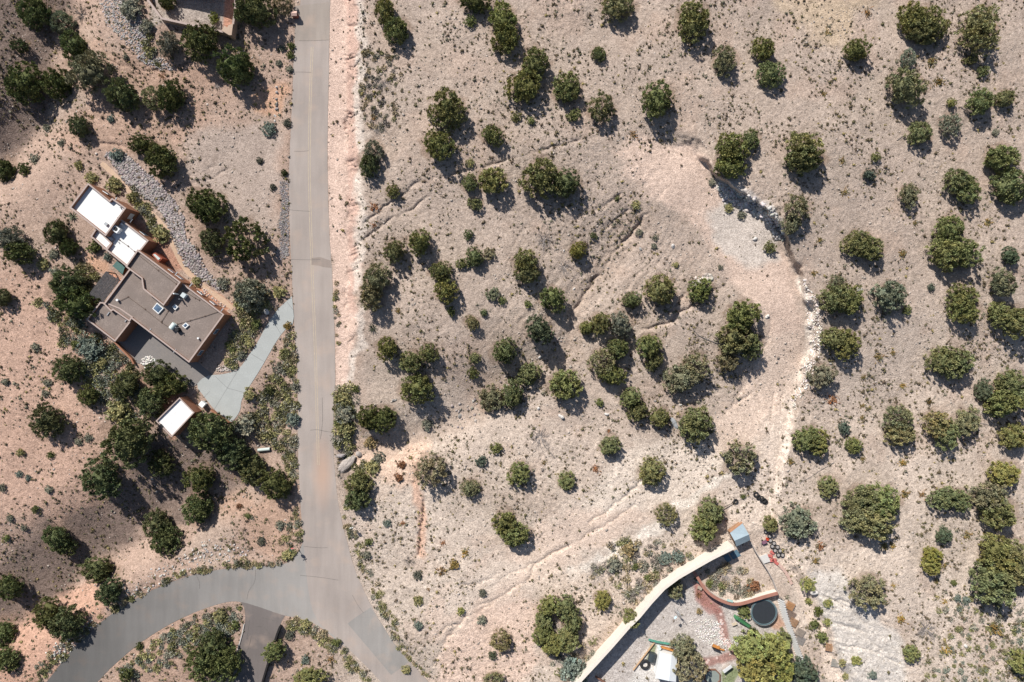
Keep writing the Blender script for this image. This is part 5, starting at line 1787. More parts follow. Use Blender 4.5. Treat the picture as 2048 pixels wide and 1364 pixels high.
# roof plant
mb = MB(); px_box(mb, 231.6, 458.5, 3.02, 4.05, 1.05, .95, RZ)
ac = mb.build('air_conditioner', m_white, house)
x, y = XY(231.2, 458, 4.06)
MB().cyl((x, y, 4.04), (x, y, 4.08), .36, n=20).build('fan', m_black, ac)
mb = MB(); px_box(mb, 366, 590.5, ZE, ZE + .8, .75, .75, RZ); mb.build('air_conditioner', mat('pale_metal', (.55, .6, .6), var=.1), house)
x0, y0 = XY(341, 657, ZE + .6); x1, y1 = XY(349, 647, ZE + .6)
cool = MB().cyl((x0, y0, ZE + .45), (x1, y1, ZE + .45), .42, n=16).build('evaporative_cooler', mat('cooler_shell', (.62, .70, .66), var=.08), house)
mb = MB(); x, y = XY(354, 659, ZE + .6); mb.cyl((x, y, ZE), (x, y, ZE + .75), .42, .34, 12); mb.beam((x + .2, y - .3, ZE + .3), (x + .9, y - .5, ZE + .2), .12, .12)
mb.build('cooler_motor', m_black, cool)
for px, py, r_, h_, z_ in ((233.6, 600, .2, .55, ZE), (395.7, 676.5, .16, .45, ZE), (347, 587, .12, 1.7, 3.0), (243, 448, .16, .4, 3.02), (240, 415, .1, .3, 3.8), (233, 434, .12, .3, 3.8), (228, 446, .08, .3, 3.8), (351, 655, .06, 1.5, ZE), (358, 598, .07, 1.3, ZE), (236, 484, .07, .3, 3.0)):
    x, y = XY(px, py, z_ + h_); MB().cyl((x, y, z_), (x, y, z_ + h_), r_, n=12).build('vent_pipe', m_white if r_ > .1 else m_grey_metal, house)
mb = MB(); px_box(mb, 211.6, 448, 3.78, 4.1, .55, .45, RZ); mb.build('roof_hatch', m_grey_metal, house)
for pts, z_ in (([(237, 603), (256, 593.5), (289.7, 618.4), (323, 645), (340, 656)], ZE), ([(354, 648), (380, 641), (410, 632), (437, 623)], ZE), ([(276, 509), (316, 540.5), (352, 567.7)], 3.85), ([(323, 643), (336, 622)], ZE), ([(239, 480), (256, 492), (269, 503)], 3.0),
                ([(372, 584), (390, 596), (398, 600)], ZE)):
    mb = MB()
    q = [Vector((*XY(a, b, z_ + .1), z_ + .1)) for a, b in pts]
    for a, b in zip(q[:-1], q[1:]): mb.cyl(a, b, .035, n=5)
    for a in q: mb.box((a.x, a.y, z_ + .04), (.22, .22, .1), RZ)
    mb.build('gas_pipe', mat('rusty_pipe', (.14, .10, .08), var=.2), house)
# rain spouts through the parapets, lamps and windows in the walls seen from above
for px, py, z_, a_ in ((352, 548, 3.9, .9), (381, 571, 2.9, .9), (444, 620, 2.9, .9), (262, 442, 3.1, .9), (231, 399, 3.9, .9), (190, 465, 2.7, -2.2), (216, 628, 2.7, .9), (252, 641, 2.7, .9), (300, 660, 2.9, -2.2), (350, 701, 2.9, -2.2)):
    x, y = XY(px, py, z_); d = Vector((math.cos(R(53)) * (1 if a_ > 0 else -1), math.sin(R(53)) * (1 if a_ > 0 else -1), 0))
    MB().beam(Vector((x, y, z_)) - d * .3, Vector((x, y, z_)) + d * .42, .16, .1).build('rain_spout', m_grey_metal, house)


def wall_windows(a, b, z_top, fr, zc=1.5, w=1.1, h=1.2):
    """windows in the wall under roof edge a-b (picture points at roof height)"""
    A_, B_ = Vector(XY(*a, z_top)), Vector(XY(*b, z_top)); d = (B_ - A_).normalized(); n = Vector((d.y, -d.x))
    cen = Vector(hb.xy)
    if (A_ + n - cen).length < (A_ - n - cen).length: n = -n
    for f_ in fr:
        c = A_ + (B_ - A_) * f_; rz = math.atan2(d.y, d.x)
        fr_ = MB().box((c.x + n.x * .01, c.y + n.y * .01, zc), (w, .09, h), rz).build('window', m_white, house)
        MB().box((c.x + n.x * .04, c.y + n.y * .04, zc), (w - .14, .06, h - .14), rz).build('pane', m_glass, fr_)


wall_windows((176, 366), (252, 416), 4.4, (.3, .72), zc=2.2)
wall_windows((252, 416), (211, 472), 4.4, (.2,), zc=1.7)
wall_windows((275, 499), (361, 564), 4.3, (.62, .82), zc=1.7)
wall_windows((369, 566), (448, 629), 3.3, (.3, .62), zc=1.6)
wall_windows((448, 629), (378, 725), 3.3, (.35, .8), zc=1.6)
wall_windows((243, 439), (297, 481), 3.5, (.6,), zc=1.6)
p = xy_poly([(302, 508), (311, 505), (325, 517), (317, 524)], 2.2)
bay = MB().prism(p, -.3, 2.2).build('entry_bay', mat('red_stucco', (.30, .085, .05), var=.1), house)
q = inset(p, .22); MB().prism(q, 2.2, 2.3).build('bay_skylight', mat('pale_glass', (.5, .56, .54), var=.06, rough=.2), bay)

# slatted pergola and hot tub on the terrace behind the house
pt = empty('pergola', G(208, 574), 'weathered grey slatted pergola leaning against the brown roofed house', 'pergola')
cor = [Vector((*XY(a, b, 2.6), 2.6)) for a, b in ((212, 543), (240, 561), (206, 606), (179, 587))]
mb = MB(); ns = 19
for i in range(ns):
    f_ = (i + .5) / ns; a = cor[0].lerp(cor[1], f_); b = cor[3].lerp(cor[2], f_); e = (a - b) * random.uniform(-.01, .05)
    mb.beam(a + e + Vector((0, 0, .06 + random.uniform(-.015, .015))), b - e + Vector((0, 0, .06)), .125, .04)
mb.build('slats', mat('weathered_wood', (.088, .082, .084), var=.4, scale=3), pt)
mb = MB()
for f_ in (.12, .5, .88): mb.beam(cor[0].lerp(cor[3], f_), cor[1].lerp(cor[2], f_), .1, .16)
mb.build('beams', mat('old_beam', (.10, .085, .075), var=.2), pt)
for c_ in (cor[0], cor[3]):
    MB().box((c_.x + .15, c_.y - .1, 1.25), (.15, .15, 2.6), RZ).build('post', MATS['old_beam'], pt)
tub = empty('hot_tub', G(238, 540), 'teal covered hot tub beside the white roof on the brick terrace', 'hot tub')
p = xy_poly([(233.6, 522), (250, 533.6), (245, 548.6), (225, 532)], .9)
MB().prism(inset(p, .08), 0, .8).build('tub', mat('tub_panel', (.14, .09, .06), var=.15), tub)
MB().prism(p, .8, .92).build('cover', mat('teal_vinyl', (.075, .150, .135), var=.12, scale=.8, rough=.5), tub)

gar = empty('garage', G(352, 834), 'small white roofed outbuilding half hidden between two big junipers', 'garage')
block(gar, [(359, 795), (388.5, 825), (343, 874), (311.5, 842)], 2.9, m_white_roof, t_=.14, dpar=.28)
mb = MB(); px_box(mb, 322.5, 852, 2.62, 2.95, .7, .25, R(-48)); mb.build('roof_vent', m_black, gar)
bin_ = empty('utility_box', G(404, 808), 'white square utility box on the dark apron beside the outbuilding', 'box')
mb = MB(); px_box(mb, 403.6, 808.6, 0, 1.0, .8, .8, R(-40)); mb.build('cabinet', m_white, bin_)
mb = MB(); px_box(mb, 403.6, 808.6, 1.0, 1.08, .9, .9, R(-40)); mb.build('lid', m_white, bin_)


def wall_line(name, pts, h, thick, m, label=None, cat='wall', cap=None, cap_t=.08, zb=None, parent=None, base_z=None, over=.03, it=0):
    """a free-standing wall; pts are the picture points of its top"""
    if it: pts = [tuple(q) for q in chaikin(pts, it)]
    P_ = []
    for a, b in pts:
        z0 = float(zg(a, b)) if base_z is None else base_z
        for _ in range(2):
            x, y = XY(a, b, z0 + h)
        P_.append((Vector((x, y)), z0))
    root = empty(name, (*P_[0][0], P_[0][1]), label, cat) if parent is None else parent

    def ribbon(t_, za, zb_):
        mb = MB(); vs = []
        for i, (p_, z0) in enumerate(P_):
            d = (P_[min(i + 1, len(P_) - 1)][0] - P_[max(i - 1, 0)][0]).normalized(); n_ = Vector((-d.y, d.x)) * t_ / 2
            for s_ in (-1, 1):
                for zz_ in (za, zb_):
                    q = p_ + n_ * s_; vs.append((q.x, q.y, z0 + zz_))
        fs = []
        for i in range(len(P_) - 1):
            a = 4 * i; b = a + 4
            fs += [(a, b, b + 1, a + 1), (a + 1, b + 1, b + 3, a + 3), (a + 3, b + 3, b + 2, a + 2), (a + 2, b + 2, b, a)]
        e = 4 * (len(P_) - 1); fs += [(0, 1, 3, 2), (e, e + 2, e + 3, e + 1)]
        return mb.add(vs, fs)
    ribbon(thick, -.6 if zb is None else zb, h - (cap_t if cap else 0)).build('wall', m, root)
    if cap: ribbon(thick + 2 * over, h - cap_t, h).build('coping', cap, root)
    return root


m_tan = mat('tan_stucco', alb(206, 180, 158), var=.06, scale=.8, bump=.1)
m_cream = mat('cream_stucco', (.68, .61, .53), var=.05, scale=.7, bump=.15)
wall_line('courtyard_wall', [(288, -40), (295.6, 0), (323, 36.5), (385, 50), (445, 63), (458, 66)], 1.5, .3, m_tan, 'tan stucco courtyard wall bending along the top edge', cap=m_cap)
wall_line('courtyard_wall', [(462, 64), (466, 47), (470, 21), (471, -30)], 1.5, .3, m_tan, 'short tan courtyard wall beside the brick walk', cap=m_cap)
gp = empty('gate_pillar', G(455, 58), 'stepped tan masonry pillar on the courtyard corner', 'pillar')
p = xy_poly([(443, 61), (449, 51), (454, 55), (457, 50), (466, 47), (463, 70), (458, 70)], 1.9)
MB().prism(p, float(zg(455, 58)) - .5, float(zg(455, 58)) + 1.9).build('pillar', m_tan, gp)
nh = empty('adobe_house', G(390, -60), 'neighbouring adobe house just past the top edge shading its courtyard', 'house')
z0 = float(zg(390, 14)); print('court', z0, float(zg(390, -20)), float(zg(333, -24))); p = xy_poly([(333, -24), (392, -12), (446, -1), (446, -180), (333, -180)], z0)
MB().ring(p, inset(p, .3), z0 - 3.5, z0 + 3.5).build('wall', m_stucco, nh)
q = inset(p, .2); MB().add([(a, b, z0 + 3.0) for a, b in q], [tuple(range(len(q)))]).build('roof', m_gravel_roof, nh)
wall_line('low_wall', [(421, 820), (440, 833), (459, 847)], .7, .25, m_stucco, 'low terracotta kerb wall at the end of the concrete drive', base_z=0)
wall_line('low_wall', [(229, 684), (246, 702), (262, 718), (267, 728)], .8, .28, m_stucco, 'low terracotta wall closing the shaded paved court', base_z=0)
wall_line('timber_wall', [(559.4, 1254), (554, 1268), (548.6, 1285)], .95, .35, mat('black_timber', (.022, .02, .02), var=.25, scale=4), 'black timber retaining wall above the leaning tree by the asphalt drive', base_z=0)
wall_line('timber_wall', [(537, 1322), (531, 1342), (522, 1372)], .95, .3, MATS['black_timber'], 'black timber retaining wall below the leaning tree by the asphalt drive', base_z=0)
wall_line('kerb', [(488, 1248), (484, 1268), (479, 1286), (473, 1304)], .16, .16, mat('pale_kerb', (.5, .47, .44), var=.1), 'thin pale kerb on one side of the asphalt drive', cat='kerb', base_z=0)

# ------------------------------------------------------------------ roadside things
st = empty('stop_sign', G(592.5, 1090), 'red octagonal stop sign with two green name plates at the road corner', 'road sign')
bx, by, bz = st.location
m_post = mat('sign_post', (.30, .30, .30), var=.15, metal=.4, rough=.5)
MB().box((bx, by, bz + 1.45), (.07, .05, 3.0), 0).build('post', m_post, st)
oc = [(.40 * math.cos(R(22.5 + 45 * k)), .40 * math.sin(R(22.5 + 45 * k))) for k in range(8)]
mb = MB(); mb.add([(bx + a, by + .05, bz + 2.2 + b) for a, b in oc] + [(bx + a, by + .035, bz + 2.2 + b) for a, b in oc], [tuple(range(8)), tuple(range(8, 16))[::-1]] + [(k, k + 8, (k + 1) % 8 + 8, (k + 1) % 8) for k in range(8)])
mb.build('sign_border', m_white, st)
sf = MB(); sf.add([(bx + a * .93, by + .054, bz + 2.2 + b * .93) for a, b in oc] + [(bx + a * .93, by + .052, bz + 2.2 + b * .93) for a, b in oc], [tuple(range(8)), tuple(range(8, 16))[::-1]] + [(k, k + 8, (k + 1) % 8 + 8, (k + 1) % 8) for k in range(8)])
sf = sf.build('sign_face', mat('stop_red', (.50, .03, .03), var=.06), st)
fc = bpy.data.curves.new('lettering', 'FONT'); fc.body = 'STOP'; fc.size = .27; fc.align_x = 'CENTER'; fc.align_y = 'CENTER'; fc.extrude = .002
fo = bpy.data.objects.new('lettering', fc); C.objects.link(fo); fc.materials.append(m_white); fo.parent = sf
bpy.context.view_layer.update()
lm = bpy.data.meshes.new_from_object(fo.evaluated_get(bpy.context.evaluated_depsgraph_get())); bpy.data.objects.remove(fo)
lm.name = 'lettering'; lm.materials.clear(); fo = put('lettering', lm, sf, m=m_white)
fo.location = (0, .058, 2.2); fo.rotation_euler = (R(90), 0, R(180))
m_green = mat('sign_green', (.02, .16, .09), var=.06)
MB().box((bx, by, bz + 2.72), (.75, .02, .16), R(20)).build('name_plate', m_green, st)
MB().box((bx, by, bz + 2.89), (.75, .02, .16), R(110)).build('name_plate', m_green, st)
s2 = empty('road_sign', G(708, 1049), 'rectangular road sign seen edge on, throwing a square shadow', 'road sign')
bx, by, bz = s2.location
MB().box((bx, by, bz + 1.1), (.06, .05, 2.3), 0).build('post', m_post, s2)
MB().box((bx, by - .04, bz + 1.95), (.62, .015, .76), R(8)).build('sign_plate', mat('sign_white', (.62, .62, .6), var=.05), s2)
ml = empty('mailbox_pillar', G(592.5, 33.5), 'pale topped brick mailbox pillar at the road edge under the top junipers', 'mailbox')
bx, by, bz = ml.location
m_brick = mat('red_brick', (.30, .10, .07), var=.25, scale=4)
MB().box((bx, by, bz + .55), (.86, .72, 1.3), 0).build('pillar', m_brick, ml)
mb = MB(); mb.add([(bx + sx * .50, by + sy * .42, bz + 1.2) for sx, sy in ((-1, -1), (1, -1), (1, 1), (-1, 1))] + [(bx - .5, by, bz + 1.42), (bx + .5, by, bz + 1.42)], [(0, 1, 5, 4), (2, 3, 4, 5), (1, 2, 5), (3, 0, 4), (0, 3, 2, 1)])
mb.build('cap', mat('pink_cap', (.62, .42, .35), var=.12, scale=4), ml)
MB().box((bx + .45, by, bz + .85), (.06, .36, .32), 0).build('mailbox_door', m_black, ml)
pa, pb = G(517, 900, .22), G(541, 897.5, .22)
cu = MB().cyl(pa, pb, .29, n=18, caps=False)
cu.cyl(pa, pb, .265, n=18, caps=False); pipe = cu.build('culvert_pipe', mat('pale_pipe', (.50, .56, .52), var=.08), origin=pa, smooth_=True)
tag(pipe, 'pale green culvert pipe poking out of the roadside bank', 'pipe')


def rock(name, px, py, sx, sy, sz, rz, c, label, seed, group=None):
    g = np.random.default_rng(seed); mb = MB(); a_, b_ = 9, 14; p0 = G(px, py)
    dirs = unit(g.normal(size=(9, 3))); amp = g.uniform(-.42, .42, 9); vs = []
    for i in range(a_ + 1):
        for j in range(b_):
            ph, th = math.pi * i / a_, 2 * math.pi * j / b_
            d = np.array([math.sin(ph) * math.cos(th), math.sin(ph) * math.sin(th), math.cos(ph)])
            r = 1 + (np.abs(dirs @ d) ** 3 * amp).sum() + g.normal() * .05
            x, y, z = d * r * [sx, sy, sz]
            vs.append((p0.x + x * math.cos(rz) - y * math.sin(rz), p0.y + x * math.sin(rz) + y * math.cos(rz), p0.z + z + sz * .25))
    mb.add(vs, [(i * b_ + j, (i + 1) * b_ + j, (i + 1) * b_ + (j + 1) % b_, i * b_ + (j + 1) % b_) for i in range(a_) for j in range(b_)])
    o = mb.build(name, mat('boulder_%d_%d' % (int(c[0] * 100), int(c[2] * 100)), c, var=.18, scale=2.2, bump=.5), origin=p0)
    tag(o, label, 'boulder', group); return o


rock('boulder', 688, 932, 2.1, .85, .5, R(38), (.46, .40, .36), 'long flat pale boulder slab at the road edge below the wash', 1)
rock('boulder', 697, 920, .95, .62, .45, R(50), (.46, .40, .36), 'upper lobe of rock touching the long flat boulder slab', 2)
rock('boulder', 680, 911, .75, .4, .4, R(25), (.36, .32, .31), 'dark cracked rock above the long flat boulder slab', 3)
rock('boulder', 718, 908, .48, .42, .4, 0, (.42, .37, .34), 'single rounded rock right of the long flat boulder slab', 4)
rock('boulder', 1534, 633, .36, .32, .35, 0, (.72, .68, .62), 'lone white boulder on the pink pad beside the big tree', 5)
for i, (x, y, r_, c_) in enumerate([(553.8, 174.5, .24, .62), (553.8, 185, .26, .6), (553, 198, .18, .3), (553.8, 209, .27, .34), (553.8, 218, .27, .36), (550.5, 232, .24, .62), (550, 242, .2, .6)]):
    rock('boulder', x, y, r_, r_ * .9, r_, .3 * i, (c_, c_ * .93, c_ * .87), ('pale' if c_ > .5 else 'dark') + ' stone in the short row left of the straight road', 20 + i, 'stones in a row beside the straight road')
for i, (x, y, r_, ph) in enumerate([(1213.5, 828, .33, 'lower pale rock left of the leaning pair of junipers'), (1080, 714, .34, 'white rock in the shade of the long shadowed tree'), (1077, 817, .34, 'white rock on soil above the dead juniper'), (1122, 833, .36, 'pale rock on the ledge below the round olive tree'),
                                    (1361, 810, .28, 'pale rock above the big juniper at the shrub line'), (1310, 802, .22, 'dark rock in open soil above the middle juniper'), (1346, 493, .3, 'pale rock at the pad edge beside the gully lines'), (1281, 498, .22, 'small white rock under the grey shrubs by the gully'),
                                    (1128, 501, .2, 'small white rock left of the bright round tree'), (1510, 478, .3, 'white rock in the middle of the upper pad'), (789, 800, .42, 'dark rock above the wash mouth trees'), (920, 832, .4, 'dark rock in the rocky wash'), (1719, 580, .4, 'flat grey rock near the forked tree'), (1931, 1291, .3, 'pale rock above the lower right corner scrub'), (1629, 1184, .5, 'white rock slab at the top of the white slope'),
                                    (1148, 578, .2, 'white pebble sized rock on the erosion lines'), (533, 623, .4, 'pale rock beside the concrete drive mouth'), (1661, 727, .3, 'flat pale rock on the outer lip of the track')]):
    c_ = .30 if 'dark' in ph else (.42 if 'grey' in ph else .64)
    rock('boulder', x, y, r_ * 1.15, r_ * .85, r_ * .8, i * .7, (c_, c_ * .94, c_ * .88), ph, 50 + i)
gx_, gy_ = 1348, 846
rock('boulder', gx_, gy_, .95, .4, .3, R(-65), (.34, .35, .36), 'flat blue grey rock between the middle and big junipers', 90)


def branch(pts, r_, label, seed, dz=.12, c=(.30, .26, .23)):
    g = np.random.default_rng(seed); mb = MB(); q = [G(a, b, dz) for a, b in pts]
    for i, (a, b) in enumerate(zip(q[:-1], q[1:])):
        mb.cyl(a, b, r_ * (1 - i / len(q) * .6), r_ * (1 - (i + 1) / len(q) * .6), 6)
        for _ in range(3):
            t_ = g.uniform(.2, 1); s0 = a.lerp(b, t_); d = (b - a).normalized(); e = Vector((d.x + g.normal() * .7, d.y + g.normal() * .7, abs(g.normal()) * .15)).normalized()
            mb.cyl(s0, s0 + e * g.uniform(.3, .9), r_ * .45, r_ * .15, 4)
    o = mb.build('fallen_branch', mat('dead_wood', c, var=.2, scale=4), origin=q[0]); tag(o, label, 'branch', 'dead wood lying on the slopes')


branch([(1446, 691), (1428, 684), (1412, 678), (1396, 670), (1388, 660)], .10, 'grey fallen branch left of the big tree on the track edge', 1)
branch([(1668, 924), (1640, 940), (1618, 955), (1598, 966)], .05, 'long thin dry stem above the small tree right of the tyres', 2, c=(.20, .15, .11))
branch([(1109, 915), (1098, 902), (1086, 888)], .09, 'dead trunk of the leafless grey juniper', 3)
branch([(1793, 281), (1807, 271)], .05, 'short stick on the stony slope near the right junipers', 4)
branch([(1940, 840), (1962, 846), (1986, 852)], .09, 'pale fallen stem right of the fused three trees', 5)
branch([(757, 250), (768, 258), (776, 266)], .06, 'bare white branch on the bank crest above the lone tall tree', 6)
branch([(1920, 214), (1932, 222)], .05, 'forked stick between cactus and the right edge pair', 7)
branch([(1032, 234), (1012, 1058)][:1] + [(1040, 238)], .03, 'thin stick beside a tiny juniper under the touching pair', 8)
branch([(1660, 608), (1684, 622), (1700, 640)], .08, 'grey leaning stem under the forked tree', 9)

# ------------------------------------------------------------------ the walled yard in the lower right
Y0 = 0.3
WL = [(1130, 1404), (1166, 1360), (1192, 1332), (1223, 1298), (1257, 1259), (1280, 1236), (1304, 1207), (1330, 1179), (1358, 1158), (1389, 1140), (1426, 1119), (1470, 1097)]
wall_line('yard_wall', [(a - 2, b - 2) for a, b in WL], 3.3, .55, m_cream, 'long cream wall curving round the gravel yard to the grey shed', base_z=Y0)
m_terra = mat('terracotta_coping', (.36, .17, .125), var=.15, scale=2)
wall_line('curved_wall', [(1386, 1141), (1399, 1161), (1410, 1180), (1430, 1196), (1455, 1207), (1473, 1210), (1492, 1206), (1517, 1198), (1533, 1193), (1556, 1187)], 1.5, .42, m_cream, 'curved low wall with terracotta coping round the scrub bed', cap=m_terra, cap_t=.3, base_z=Y0, it=2)

shed = empty('shed', G(1480, 1072), 'small shed with blue grey gabled roof at the head of the cream wall', 'shed')
z_e, z_r, z_f = 2.55, 3.05, 2.35
V_ = lambda a, b, z: Vector((*XY(a, b, z), z))
TL, TR, RR, RL, ER, EL = V_(1460, 1066, z_e), V_(1485, 1047, z_e), V_(1498, 1069, z_r), V_(1469, 1081.6, z_r), V_(1500.6, 1080, z_f), V_(1473, 1093, z_f)
dn = Vector((0, 0, -.07))
mb = MB(); mb.add([TL, TR, RR, RL, TL + dn, TR + dn, RR + dn, RL + dn], [(0, 3, 2, 1), (4, 5, 6, 7), (0, 1, 5, 4), (1, 2, 6, 5), (2, 3, 7, 6), (3, 0, 4, 7)])
mb.build('roof_slope', mat('blue_grey_roof', (.30, .37, .41), var=.06, scale=1.5, rough=.5), shed)
mb = MB(); up = Vector((0, 0, .015)); mb.add([RL + up, RR + up, ER, EL, RL + dn, RR + dn, ER + dn, EL + dn], [(0, 3, 2, 1), (4, 5, 6, 7), (0, 1, 5, 4), (1, 2, 6, 5), (2, 3, 7, 6), (3, 0, 4, 7)])
mb.build('roof_slope', MATS['blue_grey_roof'], shed)
cen = (TL + TR + ER + EL) / 4
wp = [cen + (q - cen) * .9 for q in (TL, TR, ER, EL)]
mb = MB(); p = [(q.x, q.y) for q in wp]
ar = sum(p[i][0] * p[(i + 1) % 4][1] - p[(i + 1) % 4][0] * p[i][1] for i in range(4)); p = p if ar > 0 else p[::-1]
mb.prism(p, Y0 - .3, 2.3).build('wall', mat('shed_wood', (.34, .20, .12), var=.15), shed)
a, b = V_(1459, 1063.5, 2.4), V_(1484, 1044.5, 2.4); MB().beam(a, b, .3, .25).build('fascia', mat('orange_board', (.48, .25, .14), var=.15), shed)

fn = empty('rail_fence', G(1502, 1084), 'grey wooden rail fence between shed and curved wall corner', 'fence')
fp = [V_(a, b, Y0 + 1.25) for a, b in ((1502, 1084), (1512, 1104), (1522, 1120), (1534, 1138), (1546, 1160), (1555, 1184))]
m_gw = mat('grey_board', (.42, .37, .33), var=.2, scale=3)
mb = MB()
for a, b in zip(fp[:-1], fp[1:]):
    for dz in (0, -.45, -.85): mb.beam(a + Vector((0, 0, dz)), b + Vector((0, 0, dz)), .14 if dz == 0 else .05, .12)
mb.build('rails', m_gw, fn)
for q in fp: MB().box((q.x, q.y, Y0 + .62), (.12, .12, 1.4), .5).build('post', m_gw, fn)

sl_ = MB().prism(xy_poly([(1519, 1114), (1534, 1108), (1541, 1123), (1526, 1128)], Y0 + .3), Y0 - .1, Y0 + .3).build('concrete_slab', mat('slab_concrete', (.55, .53, .50), var=.06), origin=G(1530, 1118))
tag(sl_, 'square pale concrete slab beside the red step blocks', 'slab')
for i, (poly) in enumerate(([(1446, 1113), (1456, 1108), (1464, 1120), (1454, 1125)], [(1459, 1107), (1474, 1099), (1482, 1111), (1466, 1119)])):
    o = MB().prism(xy_poly(poly, Y0 + .1), Y0, Y0 + .1).build('metal_sheet', mat('blue_sheet', (.10, .17, .22), var=.15), origin=G(*poly[0]))
    tag(o, ('small' if i == 0 else 'large') + ' blue metal sheet in the shade of the cream wall', 'sheet')

# trampoline
tr = empty('trampoline', G(1523, 1219), 'round black trampoline with blue grey rim under the curved wall', 'trampoline')
c = V_(1528, 1224.6, Y0 + .9); n_ = 40
MB().cyl(c + Vector((0, 0, -.02)), c, 2.05, n=n_).build('mat', mat('trampoline_mat', (.030, .034, .040), var=.12, rough=.7), tr)
MB().torus(c + Vector((0, 0, -.01)), 2.14, .12, 48, 8, flat_=.35).build('rim_pad', mat('rim_vinyl', (.10, .15, .165), var=.15, rough=.5), tr)
MB().torus(c + Vector((0, 0, -.06)), 2.34, .03, 48, 6).build('frame', m_grey_metal, tr)
for k in range(6):
    a = k * math.pi / 3 + .3; d = Vector((math.cos(a), math.sin(a), 0)) * 2.34
    MB().cyl(c + d, c + d + Vector((0, 0, -.95)), .025, n=6).build('leg', m_grey_metal, tr)

# tyres
m_rub = mat('tyre_rubber', (.032, .031, .032), var=.25, rough=.75, scale=5)
m_fill = mat('tyre_soil', (.36, .33, .31), var=.2, scale=4)


def tyre(px, py, z, R0, r, label, group=None, fill=True, axis=None):
    p = V_(px, py, z); t_ = empty('tyre', p, label, 'tyre', group)
    MB().torus(p, R0, r, 22, 8, axis=axis, flat_=.95).build('tread', m_rub, t_)
    if fill: MB().cyl(p + Vector((0, 0, -.1)), p + Vector((0, 0, r * .8)), R0 - r * .2, n=16).build('soil_fill', m_fill, t_)
    return t_


for px, py in ((1532, 1052), (1532, 1063), (1539.5, 1072), (1540.6, 1081), (1548, 1086.5), (1544.5, 1092.6), (1555, 1094), (1550, 1101), (1560, 1101.4), (1556.5, 1110), (1565, 1110)):
    tyre(px, py, float(zg(px, py)) + .2, .30, .12, 'earth filled car tyre in the double row beside the sloping path', 'tyres in the double row beside the path')
zt = float(zg(1518, 995))
tyre(1512, 989, zt + .2, .36, .16, 'open tyre with pale hole at the top end of the tyre pile', fill=False)
for i, (px, py, z, l_) in enumerate([(1531, 1004, .2, 'lowest tyre at the bottom end of the tyre pile'), (1517, 994, .32, 'tilted tyre just under the topmost one of the pile'), (1528, 1001, .46, 'second tyre from the bottom end of the pile'), (1523, 997, .62, 'topmost grey tyre lying across the middle of the pile')]):
    tyre(px, py, zt + z, .34, .15, l_, fill=False, axis=(.22 * (i % 2), -.15, 1))
tyre(1471.5, 1003, float(zg(1471, 1003)) + .2, .34, .13, 'single tyre with white ground in its hole above the shed tree', fill=False)
tyre(1290, 1329, Y0 + .25, .68, .24, 'large tractor tyre beside the black tank in the yard', fill=False)
o = MB().cyl(V_(1302, 1322, Y0 + .55), V_(1306, 1306, Y0 + .55), .62, n=20).build('water_tank', mat('dark_tank', (.045, .055, .062), var=.1, rough=.4), origin=G(1304, 1314), smooth_=False)
tag(o, 'dark horizontal water tank on the grass strip of the yard', 'tank')
pole = MB().cyl(V_(1441, 1018, .6 + float(zg(1441, 1018))), V_(1467, 1005, .35 + float(zg(1467, 1005))), .06, n=6).build('pole', mat('dark_pole', (.07, .055, .05), var=.2), origin=G(1467, 1005))
tag(pole, 'thin dark pole running from the single tyre into the tree', 'pole')
wf = empty('wire_fence', G(1468, 992), 'thin wire fence line between the single tyre and the pile', 'fence')
wq = [G(a, b, .9) for a, b in ((1466, 994), (1480, 988), (1494, 984), (1506, 983))]
mb = MB()
for a, b in zip(wq[:-1], wq[1:]): mb.cyl(a, b, .022, n=4); mb.cyl(a + Vector((0, 0, -.4)), b + Vector((0, 0, -.4)), .018, n=4)
mb.build('wire', mat('old_wire', (.18, .15, .13), var=.1), wf)
for q in wq: MB().cyl(q + Vector((0, 0, -1.0)), q + Vector((0, 0, .1)), .045, n=6).build('post', MATS['dark_pole'], wf)
bk = empty('bucket', G(1533.6, 1077), 'bright orange round bucket at the row of tyres', 'bucket')
p = G(1533.6, 1077); MB().cyl(p, p + Vector((0, 0, .42)), .2, .27, 16, False).build('shell', mat('orange_plastic', (.75, .10, .03), var=.05, rough=.45), bk)
MB().cyl(p + Vector((0, 0, .25)), p + Vector((0, 0, .26)), .23, n=16).build('contents', mat('bucket_inside', (.45, .05, .02), var=.1), bk)
ct = empty('cart', G(1527, 1083), 'small purple garden cart next to the orange bucket', 'cart')
p = G(1527, 1083)
MB().box(p + Vector((0, 0, .42)), (.85, .5, .28), R(20)).build('tray', mat('purple_tray', (.20, .10, .14), var=.15), ct)
for dx, dy in ((-.3, -.3), (.3, -.3), (-.3, .3), (.3, .3)):
    q = p + Vector((dx, dy, .16)); MB().cyl(q + Vector((0, -.04, 0)), q + Vector((0, .04, 0)), .16, n=12).build('wheel', m_black, ct)
MB().beam(p + Vector((-.4, -.12, .4)), p + Vector((-.95, -.35, .75)), .05, .05).build('handle', m_grey_metal, ct)
# red step blocks up the path
for px, py, r_ in ((1541, 1112, 12), (1545, 1105, 30), (1549, 1120, 10), (1553, 1126, 40), (1543, 1121, -10), (1561, 1132, 40), (1566, 1138, 40), (1571, 1144, 46), (1575, 1151, 52), (1579, 1158, 55), (1582, 1165, 58)):
    z0 = float(zg(px, py)); red = py < 1128
    o = MB().box((*XY(px, py, z0 + .2), z0 + .08), (.72, .5, .34), R(-r_)).build('step_block', mat('red_block' if red else 'pink_block', (.50, .14, .12) if red else (.52, .36, .30), var=.15), origin=G(px, py))
    tag(o, 'red square block in the cluster beside the concrete slab' if red else 'pinkish stone step in the curving flight below the tyres', 'step', 'red blocks by the slab' if red else 'stone steps below the tyres')

